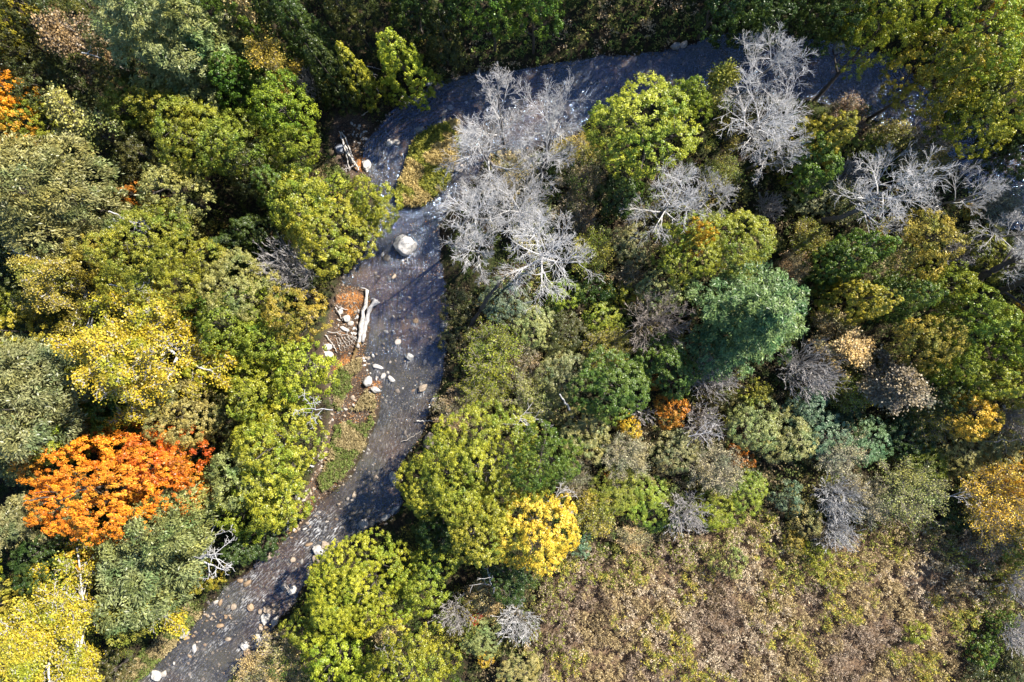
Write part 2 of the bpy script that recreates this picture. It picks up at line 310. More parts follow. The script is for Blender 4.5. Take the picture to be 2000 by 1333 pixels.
# ---------------------------------------------------------------- leaf clouds
def unit(v): return v/(np.linalg.norm(v, axis=-1, keepdims=True)+1e-9)
def leaf_quads(C, Nrm, L, Wd, U=None, rng=RNG):
    """one bent diamond per leaf spray"""
    n = len(C); Nrm = unit(Nrm)
    if U is None: U = rng.normal(size=(n, 3))
    U = unit(U-(U*Nrm).sum(1, keepdims=True)*Nrm); V = np.cross(Nrm, U)
    L = np.broadcast_to(L, (n,))[:,None]; Wd = np.broadcast_to(Wd, (n,))[:,None]
    b = -0.25*Wd*Nrm
    Vs = np.stack([C-U*L*0.5+b*0.6, C+V*Wd*0.5-U*L*0.08, C+U*L*0.5+b*0.6, C-V*Wd*0.5-U*L*0.08], 1).reshape(-1, 3)
    return Vs, np.arange(4*n).reshape(n, 4)
def sph(rng, n): return unit(rng.normal(size=(n, 3)))

def crown_broad(seed, R, h, z0=0.28, nl=11, lobe=0.46, tuft=0.34, leaf=0.19, per=15, top=1.0, stretch=1.0, droop=False, dens=0.9, fluff=1.0, dome=True):
    """foliage of a leafy tree: lobes > tufts > leaf sprays"""
    rng = np.random.default_rng(seed); zc = h*(z0+1)/2; hz = h*(1-z0)/2
    d = sph(rng, nl*6); d = d[d[:,2] > -0.45]
    pick = [d[0]]
    for _ in range(nl-1):                                   # spread lobes apart
        dist_ = np.min([np.linalg.norm(d-p, axis=1) for p in pick], axis=0); pick.append(d[np.argmax(dist_*rng.uniform(0.6, 1, len(d)))])
    pick = np.array(pick+[[0, 0, 0.8]])
    rl = lobe*rng.uniform(0.62, 1.15, len(pick)); rr = rng.uniform(0.45, 0.80, len(pick))
    LC = pick*rr[:,None]*np.array([R, R, hz])+np.array([0, 0, zc])
    Cs, Ns, Us, lv = [], [], [], []
    for c, r in zip(LC, rl):
        ax = np.array([r*R, r*R, r*hz*0.95*top]); area = 4*math.pi*((ax[0]*ax[1])**1.6/2+(ax[0]*ax[2])**1.6/2)**(1/1.6)
        nt_ = max(8, int(area*0.75/(tuft*tuft*1.55)*dens)); td = sph(rng, int(nt_*1.6)); td = td[td[:,2] > -0.5][:nt_]
        tc = c+td*ax*rng.uniform(0.86, 1.12, (len(td), 1))
        inner = np.full(len(tc), False)
        for c2, r2 in zip(LC, rl):
            if c2 is c: continue
            inner |= (((tc-c2)/(np.array([r2*R, r2*R, r2*hz*top])*0.80))**2).sum(1) < 1
        tc = tc[~inner]; td = td[~inner]
        if not len(tc): continue
        n = len(tc)*per; ti = np.repeat(np.arange(len(tc)), per); od = sph(rng, n)+np.array([0, 0, 0.35])+0.35*unit(td/ax*R)[ti]; od = unit(od); ts = rng.uniform(0.6, 1.4, len(tc))
        off = od*(tuft*0.50*fluff*ts[ti]*rng.uniform(0.25, 1.3, n)**0.7)[:,None]*np.array([1, 1, 0.8])      # little domes of leaves
        if not dome: off = rng.normal(size=(n, 3))*tuft*0.42*fluff*np.array([1, 1, 0.6])
        out = unit(td/ax*R)
        cl = rng.random(len(tc)); lob = rng.random()
        C = tc[ti]+off; nn = od*(0.75 if dome else 0.1)+out[ti]*0.3+np.array([0, 0, 0.35])+rng.normal(size=(n, 3))*0.45
        Cs.append(C); Ns.append(nn)
        if droop: Us.append(out[ti]*1.0+np.array([0, 0, -0.55])+rng.normal(size=(n, 3))*0.35)
        lv.append(np.stack([np.clip(0.5*cl[ti]+0.5*lob+rng.normal(size=n)*0.05, 0, 1), rng.random(n), 0.65*rng.random(n)+0.35*cl[ti]], 1))
    C = np.concatenate(Cs); n = len(C); U = np.concatenate(Us) if droop else None
    sz = leaf*rng.uniform(0.65, 1.3, n)
    V, Q = leaf_quads(C, np.concatenate(Ns), sz*stretch, sz*(0.72 if not droop else 0.42), U, rng)
    return mesh_np('crown', V, Q, {'lv': np.concatenate(lv)})
def crown_cedar(seed, R, h, leaf=0.105, tuft=0.36, per=44):
    rng = np.random.default_rng(seed); n0 = int(math.pi*R*math.hypot(R, h)/(tuft*tuft*1.3))
    t = 1-np.sqrt(rng.random(n0)); a = rng.random(n0)*2*math.pi
    prof = R*(1-t)**0.75*(1+0.16*np.sin(a*5+t*9+seed)+0.12*np.sin(a*9-t*16))*rng.uniform(0.82, 1.08, n0)
    tc = np.stack([np.cos(a)*prof, np.sin(a)*prof, h*(0.06+0.94*t)], 1); out = np.stack([np.cos(a), np.sin(a), np.full(n0, 0.45)], 1)
    ti = np.repeat(np.arange(n0), per); n = len(ti); cl = rng.random(n0)
    od = unit(sph(rng, n)+out[ti]*0.5+np.array([0, 0, .3])); C = tc[ti]+od*(tuft*0.55*rng.uniform(.5, 1.1, n))[:,None]*np.array([1, 1, 1.25]); sz = leaf*rng.uniform(0.65, 1.3, n)
    V, Q = leaf_quads(C, od*0.8+out[ti]*0.3+np.array([0, 0, 0.25])+rng.normal(size=(n, 3))*0.4, sz*1.1, sz*0.75, None, rng)
    return mesh_np('crown', V, Q, {'lv': np.stack([cl[ti], rng.random(n), 0.6*rng.random(n)+0.4*cl[ti]], 1)})
def crown_pine(seed, R, h, z0=0.22, whorls=11, needle=0.30, per=26):
    """whorls of boughs carrying soft needle plumes"""
    rng = np.random.default_rng(seed); T, D, BI = [], [], []; k = 0
    for w in range(whorls):
        t = w/(whorls-1); z = h*(z0+(1-z0)*t*0.97); L0 = R*(1-t**1.5)*0.98+0.22*R*(1-t)+0.12*R
        nb = int(rng.integers(5, 8)) if t < 0.85 else 4; a0 = rng.random()*6.28
        for b in range(nb):
            a = a0+b*6.283/nb+rng.normal()*0.2; L = L0*rng.uniform(0.55, 1.12); up = rng.uniform(-0.12, 0.22)+0.45*t
            m = max(3, int(L/0.27)); s = np.linspace(0.30, 1, m); bc = rng.random()
            base = np.stack([np.cos(a)*L*s, np.sin(a)*L*s, z+L*(up*s-0.10*s*s)], 1); side = np.array([-math.sin(a), math.cos(a), 0])
            for p, ss in zip(base, s):
                wdt = 0.30*L*(0.35+0.9*math.sin(math.pi*min(1, ss*0.9)))
                for q in range(2 if ss < 0.9 else 3):
                    o = rng.uniform(-1, 1)*wdt
                    T.append(p+side*o+np.array([-abs(o)*0.3*math.cos(a), -abs(o)*0.3*math.sin(a), rng.normal()*0.12])); D.append([math.cos(a)+side[0]*o/wdt*0.7, math.sin(a)+side[1]*o/wdt*0.7, 0.35]); BI.append(bc)
    T, D, BI = np.array(T), np.array(D), np.array(BI); ti = np.repeat(np.arange(len(T)), per); n = len(ti); cl = rng.random(len(T))
    C = T[ti]+rng.normal(size=(n, 3))*np.array([0.15, 0.15, 0.10]); U = D[ti]*0.8+rng.normal(size=(n, 3))*0.75+np.array([0, 0, 0.2])
    sz = needle*rng.uniform(0.6, 1.2, n)
    V, Q = leaf_quads(C, np.array([0, 0, 1.0])+rng.normal(size=(n, 3))*0.6+D[ti]*0.25, sz, sz*0.30, U, rng)
    return mesh_np('crown', V, Q, {'lv': np.stack([0.5*BI[ti]+0.5*cl[ti], rng.random(n), 0.55*rng.random(n)+0.45*cl[ti]], 1)})

# ---------------------------------------------------------------- branches
def tubes(polys, sides=4):
    """list of (pts (K,3), radii (K)) -> verts, quads"""
    Vs, Qs, off = [], [], 0; byk = {}
    for p, r in polys: byk.setdefault(len(p), []).append((p, r))
    for K, lst in byk.items():
        P = np.array([p for p, _ in lst]); Rr = np.array([r for _, r in lst]); M = len(P)
        T = unit(np.gradient(P, axis=1)); ref = np.where(np.abs(T[..., 2:3]) > 0.9, np.array([1.0, 0, 0]), np.array([0, 0, 1.0]))
        A = unit(np.cross(T, ref)); B = np.cross(T, A); th = np.arange(sides)*2*math.pi/sides
        ring = P[:,:,None]+Rr[:,:,None,None]*(A[:,:,None]*np.cos(th)[:,None]+B[:,:,None]*np.sin(th)[:,None])
        i = np.arange(M*K*sides).reshape(M, K, sides)+off; j = np.roll(i, -1, 2)
        Qs.append(np.stack([i[:,:-1], j[:,:-1], j[:,1:], i[:,1:]], -1).reshape(-1, 4)); Vs.append(ring.reshape(-1, 3)); off += M*K*sides
    return np.concatenate(Vs), np.concatenate(Qs)
def limb(rng, p, d, L, r0, r1, K=5, curl=0.25, lift=0.15):
    pts = [np.array(p, float)]; d = unit(np.array(d, float)); st = L/(K-1)
    for _ in range(K-1):
        d = unit(d+rng.normal(size=3)*curl*0.5+np.array([0, 0, lift*0.3])); pts.append(pts[-1]+d*st)
    return np.array(pts), np.linspace(r0, r1, K)
def tree_bones(seed, R, h, nmain=8, kids=(7, 6, 5), fork=0.38, twig=0.02, trunk_r=None, levels=4, curl=0.25, wide=1.0, lift=0.15, ang=(28, 62), ll=(.32, .55)):
    """trunk + recursive limbs; returns {level: polylines}"""
    rng = np.random.default_rng(seed); tr = trunk_r or 0.018*h+0.03; out = {0: [], 1: [], 2: [], 3: [], 4: []}
    tp, trr = limb(rng, (0, 0, -0.3), (rng.normal()*0.06, rng.normal()*0.06, 1), h*0.80+0.3, tr, tr*0.30, 8, 0.10, 0.3); out[0].append((tp, trr))
    def point(p, r, t):
        f = t*(len(p)-1); i = min(int(f), len(p)-2); u = f-i
        return p[i]*(1-u)+p[i+1]*u, r[i]*(1-u)+r[i+1]*u, unit(p[i+1]-p[i])
    L1 = []
    a0 = rng.random()*6.28
    for k in range(nmain):
        t = fork+(0.98-fork)*(k/(nmain-1) if nmain > 1 else 0)**0.9; p, r, d = point(tp, trr, t); a = a0+k*2.4+rng.normal()*0.25
        el = math.radians(rng.uniform(22, 50)+38*max(0, t-0.7)/0.3); L = R*rng.uniform(0.85, 1.15)*wide*(1.0-0.35*max(0, t-0.6)/0.4)/max(0.45, math.cos(el))*0.85
        L = min(L, (h*1.02-p[2])/max(0.15, math.sin(el)))
        out[1].append(limb(rng, p, (math.cos(a)*math.cos(el), math.sin(a)*math.cos(el), math.sin(el)), L, min(r*0.7, tr*0.55), twig*1.7, 6, curl, lift))
        L1.append((out[1][-1], L))
    out[1].append(limb(rng, tp[-1], (0, 0, 1), h*0.2, trr[-1]*0.9, twig*1.5, 6, curl, lift)); L1.append((out[1][-1], h*0.25))
    prev = L1
    for lev in range(2, levels+1):
        nxt = []; nk = kids[lev-2]
        for (pl, L) in prev:
            p, r = pl
            for k in range(nk):
                t = 0.22+0.76*(k+rng.random()*0.8)/nk; q, rr, d = point(p, r, min(0.98, t)); sid = unit(np.cross(d, rng.normal(size=3)))
                an_ = math.radians(rng.uniform(*ang)); nd = d*math.cos(an_)+sid*math.sin(an_)
                LL = L*rng.uniform(*ll)*(1.15-0.5*t); e = max(twig*0.7, rr*0.45)
                o = limb(rng, q, nd, LL, max(rr*0.6, twig*0.9), max(twig*0.55, e*0.3), 4, curl*1.1, lift); out[lev].append(o); nxt.append((o, LL))
        prev = nxt
    return out
def bones_mesh(name, bones, levels, sides=4):
    pl = [x for l in levels for x in bones[l]]; V, Q = tubes(pl, sides); return mesh_np(name, V, Q, smooth=True)
def leaves_on(seed, bones, levels, per=3, leaf=0.19, spread=0.16, keep=1.0, tmin=0.35, patch=0.0):
    """leaf sprays hung on the outer twigs"""
    rng = np.random.default_rng(seed); P, cl = [], []
    for l in levels:
        for p, r in bones[l]:
            if rng.random() > keep: continue
            c0 = rng.random()
            for k in range(per):
                t = tmin+(1-tmin)*rng.random(); f = t*(len(p)-1); i = min(int(f), len(p)-2); P.append(p[i]+(p[i+1]-p[i])*(f-i)); cl.append(c0)
    P = np.array(P); cl = np.array(cl); n = len(P)
    if patch: 
        k = wob(P[:,0], P[:,1], 1.1, seed)+0.3*P[:,2]/max(P[:,2].max(), .1) > patch-0.5; P = P[k]; cl = cl[k]; n = len(P)
    C = P+rng.normal(size=(n, 3))*spread; sz = leaf*rng.uniform(0.6, 1.3, n)
    V, Q = leaf_quads(C, rng.normal(size=(n, 3))*0.6+np.array([0, 0, 0.8]), sz, sz*0.72, None, rng)
    return mesh_np('crown', V, Q, {'lv': np.stack([cl, rng.random(n), rng.random(n)], 1)})
def shrub_bones(seed, R, h, stems=14, kids=(6, 4), twig=0.014, curl=0.16):
    rng = np.random.default_rng(seed); out = {0: [], 1: [], 2: [], 3: []}
    for s in range(stems):
        a = s*2.4+rng.normal()*0.2; f = math.sqrt((s+0.5)/stems); d = np.array([math.cos(a)*R*f*1.1, math.sin(a)*R*f*1.1, h*(1.05-0.35*f*f)]); L = np.linalg.norm(d)
        p = limb(rng, (math.cos(a)*0.12*R*f, math.sin(a)*0.12*R*f, -0.1), d, L, twig*2.2, twig*0.8, 6, curl*0.6, 0.05); out[1].append(p)
        prev = [(p, L)]
        for lev in (2, 3):
            nx = []
            for (q, LL) in prev:
                for k in range(kids[lev-2]):
                    t = 0.30+0.68*(k+rng.random())/kids[lev-2]; f2 = t*(len(q[0])-1); i = min(int(f2), len(q[0])-2); pt = q[0][i]+(q[0][i+1]-q[0][i])*(f2-i); dd = unit(q[0][i+1]-q[0][i])
                    sd_ = unit(np.cross(dd, rng.normal(size=3))); an = math.radians(rng.uniform(18, 50)); l2 = LL*rng.uniform(0.25, 0.45)*(1.2-0.6*t)
                    o = limb(rng, pt, dd*math.cos(an)+sd_*math.sin(an), l2, twig*1.2, twig*0.6, 4, curl, 0.1); out[lev].append(o); nx.append((o, l2))
            prev = nx
    return out

# ---------------------------------------------------------------- prototypes (mesh data shared by the copies)
PROTO = {}
def proto(kind, size, var):
    """returns dict(R, h, parts=[(part name, mesh, material)])"""
    key = (kind, size, var)
    if key in PROTO: return PROTO[key]
    sd_ = sum(ord(c) for c in kind)*31+{'S': 1, 'M': 2, 'L': 3, 'X': 4}[size]*97+var*13
    if kind in 'BWG':
        R, h = {'S': (1.3, 2.6), 'M': (2.1, 7.0), 'L': (3.2, 11.0), 'X': (4.8, 14.0)}[size]
        nl = {'S': 7, 'M': 11, 'L': 15, 'X': 26}[size]; lb = {'S': 0.5, 'M': 0.44, 'L': 0.38, 'X': 0.335}[size]
        if kind == 'B': cr = crown_broad(sd_, R, h, nl=nl, lobe=lb, z0=0.12 if size == 'S' else 0.2, tuft=0.27 if size == 'S' else 0.34, leaf=0.095 if size == 'S' else {'M': .10, 'L': .095, 'X': .088}[size], per=32 if size == 'S' else 44)
        elif kind == 'G': cr = crown_broad(sd_, R, h, nl=nl, lobe=lb*1.12, z0=0.1 if size == 'S' else 0.22, tuft=0.34, leaf=0.095, per=40, fluff=1.15, dens=0.9)     # finer, fluffier leaf
        else: cr = crown_broad(sd_, R, h, nl=nl, lobe=lb*0.95, z0=0.2, tuft=0.46, leaf=0.20, per=44, droop=True, stretch=1.25, fluff=1.15, dome=False)
        bn = tree_bones(sd_+1, R*0.7, h*0.86, nmain=6, kids=(3, 2, 2), levels=2, twig=0.03); parts = [('trunk', bones_mesh('trunk', bn, (0, 1, 2)), M_BARK), ('crown', cr, M_LEAF)]
    elif kind == 'C':
        R, h = {'S': (1.0, 4.0), 'M': (1.5, 8.0), 'L': (2.2, 12.0), 'X': (3.0, 12.0)}[size]; V, Q = tubes([limb(np.random.default_rng(sd_), (0, 0, -.3), (0, 0, 1), h*0.9, 0.16, 0.03, 6, 0.03)], 6)
        parts = [('trunk', mesh_np('trunk', V, Q, smooth=True), M_BARK), ('crown', crown_cedar(sd_, R, h), M_LEAF)]
    elif kind == 'P':
        R, h = {'S': (1.4, 5.0), 'M': (2.3, 9.0), 'L': (3.4, 13.0), 'X': (4.6, 17.0)}[size]
        V, Q = tubes([limb(np.random.default_rng(sd_), (0, 0, -.3), (0, 0, 1), h*0.95, 0.02*h, 0.03, 8, 0.03)], 7)
        parts = [('trunk', mesh_np('trunk', V, Q, smooth=True), M_BARK), ('crown', crown_pine(sd_, R, h, whorls={'S': 6, 'M': 8, 'L': 10, 'X': 12}[size]), M_LEAF)]
    elif kind == 'D':
        R, h = {'S': (1.4, 5.0), 'M': (2.2, 8.0), 'L': (3.3, 11.0), 'X': (4.4, 13.0)}[size]; kd = {'S': (6, 5, 4), 'M': (6, 6, 5), 'L': (7, 6, 5), 'X': (8, 6, 5)}[size]
        bn = tree_bones(sd_, R, h, nmain={'S': 6, 'M': 7, 'L': 9, 'X': 11}[size], kids=kd, twig=0.0088, trunk_r=0.013*h+0.02, curl=0.20, lift=0.22, ang=(26, 52), ll=(.42, .66)); parts = [('trunk', bones_mesh('trunk', bn, (0,), 7), M_BARK), ('branches', bones_mesh('branches', bn, (1, 2, 3, 4), 4), M_BARK)]
    elif kind in 'HY':
        R, h = {'S': (1.3, 4.5), 'M': (2.1, 7.5), 'L': (3.3, 11.0), 'X': (4.6, 14.0)}[size]; bn = tree_bones(sd_, R, h, nmain={'S': 6, 'M': 8, 'L': 10, 'X': 13}[size], kids={'S': (6, 5, 3), 'M': (6, 6, 4), 'L': (8, 7, 4), 'X': (9, 8, 5)}[size], twig=0.030 if kind == 'Y' else 0.018, curl=0.3)
        per = 7 if kind == 'H' else 14
        parts = [('trunk', bones_mesh('trunk', bn, (0, 1), 6), M_BIRCH if kind == 'Y' else M_BARK), ('branches', bones_mesh('branches', bn, (2, 3, 4), 3), M_BARK), ('crown', leaves_on(sd_+5, bn, (3, 4), per, 0.135, 0.2, 0.8, 0.25, 0.0), M_LEAF)]
    elif kind in 'TN':
        R, h = {'S': (0.9, 1.8), 'M': (1.6, 3.2), 'L': (2.4, 4.6), 'X': (3.2, 6.0)}[size]; bn = shrub_bones(sd_, R, h, {'S': 18, 'M': 30, 'L': 44, 'X': 60}[size], (7, 5), twig=0.016 if kind == 'N' else 0.013)
        parts = [('stems', bones_mesh('stems', bn, (1, 2, 3), 3), M_BARK)]
        if kind == 'T': parts.append(('foliage', leaves_on(sd_+5, bn, (2, 3), 6, 0.115, 0.14, 0.9, 0.3), M_LEAF))
    cm = parts[-1][1] if len(parts) > 1 or kind == 'N' else parts[0][1]; co = np.zeros(len(cm.vertices)*3, np.float32); cm.vertices.foreach_get('co', co); co = co.reshape(-1, 3)
    mx, my = (np.percentile(co[:,0], 4)+np.percentile(co[:,0], 96))/2, (np.percentile(co[:,1], 4)+np.percentile(co[:,1], 96))/2
    for _, me_, _ in parts: me_.transform(Matrix.Translation((-mx, -my, 0)))
    co = co-np.array([mx, my, 0])
    R = float(np.percentile(np.hypot(co[:,0], co[:,1]), 96)); h = float(np.percentile(co[:,2], 99.5))      # real reach of the crown
    PROTO[key] = dict(R=R, h=h, parts=parts); return PROTO[key]
# ---------------------------------------------------------------- colours of the foliage, (a, b) mixed from tuft to tuft
PAL = {
 'gtd': ((.17,.15,.10), (.27,.24,.15)),
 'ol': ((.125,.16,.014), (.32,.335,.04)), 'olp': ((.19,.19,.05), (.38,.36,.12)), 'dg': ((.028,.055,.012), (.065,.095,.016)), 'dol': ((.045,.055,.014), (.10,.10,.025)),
 'gr': ((.055,.115,.014), (.15,.20,.022)), 'yg': ((.15,.165,.014), (.38,.34,.03)), 'by': ((.17,.21,.013), (.42,.41,.04)), 'go': ((.21,.19,.025), (.42,.34,.06)), 'yel': ((.52,.31,.02), (.82,.52,.07)), 'byl': ((.27,.235,.02), (.60,.44,.045)),
 'or': ((.60,.14,.008), (.86,.42,.03)), 'ror': ((.46,.06,.012), (.70,.20,.02)), 'red': ((.38,.03,.03), (.5,.10,.05)), 'orb': ((.40,.14,.02), (.62,.27,.04)), 'bp': ((.05,.11,.035), (.25,.31,.10)), 'pgg': ((.13,.15,.045), (.32,.32,.13)),
 'gg': ((.15,.18,.055), (.36,.36,.14)), 'bg': ((.085,.15,.075), (.20,.26,.14)), 'tan': ((.33,.24,.10), (.58,.44,.20)), 'ogr': ((.125,.17,.012), (.37,.36,.04)), 'gtw': ((.27,.24,.15), (.44,.39,.24)), 'brn': ((.17,.115,.06), (.34,.24,.13)),
}
BARKC = {'D': (.58,.57,.56), 'N': (.54,.51,.49), 'T': (.38,.33,.29), 'H': (.30,.26,.23), 'Y': (.50,.47,.43)}
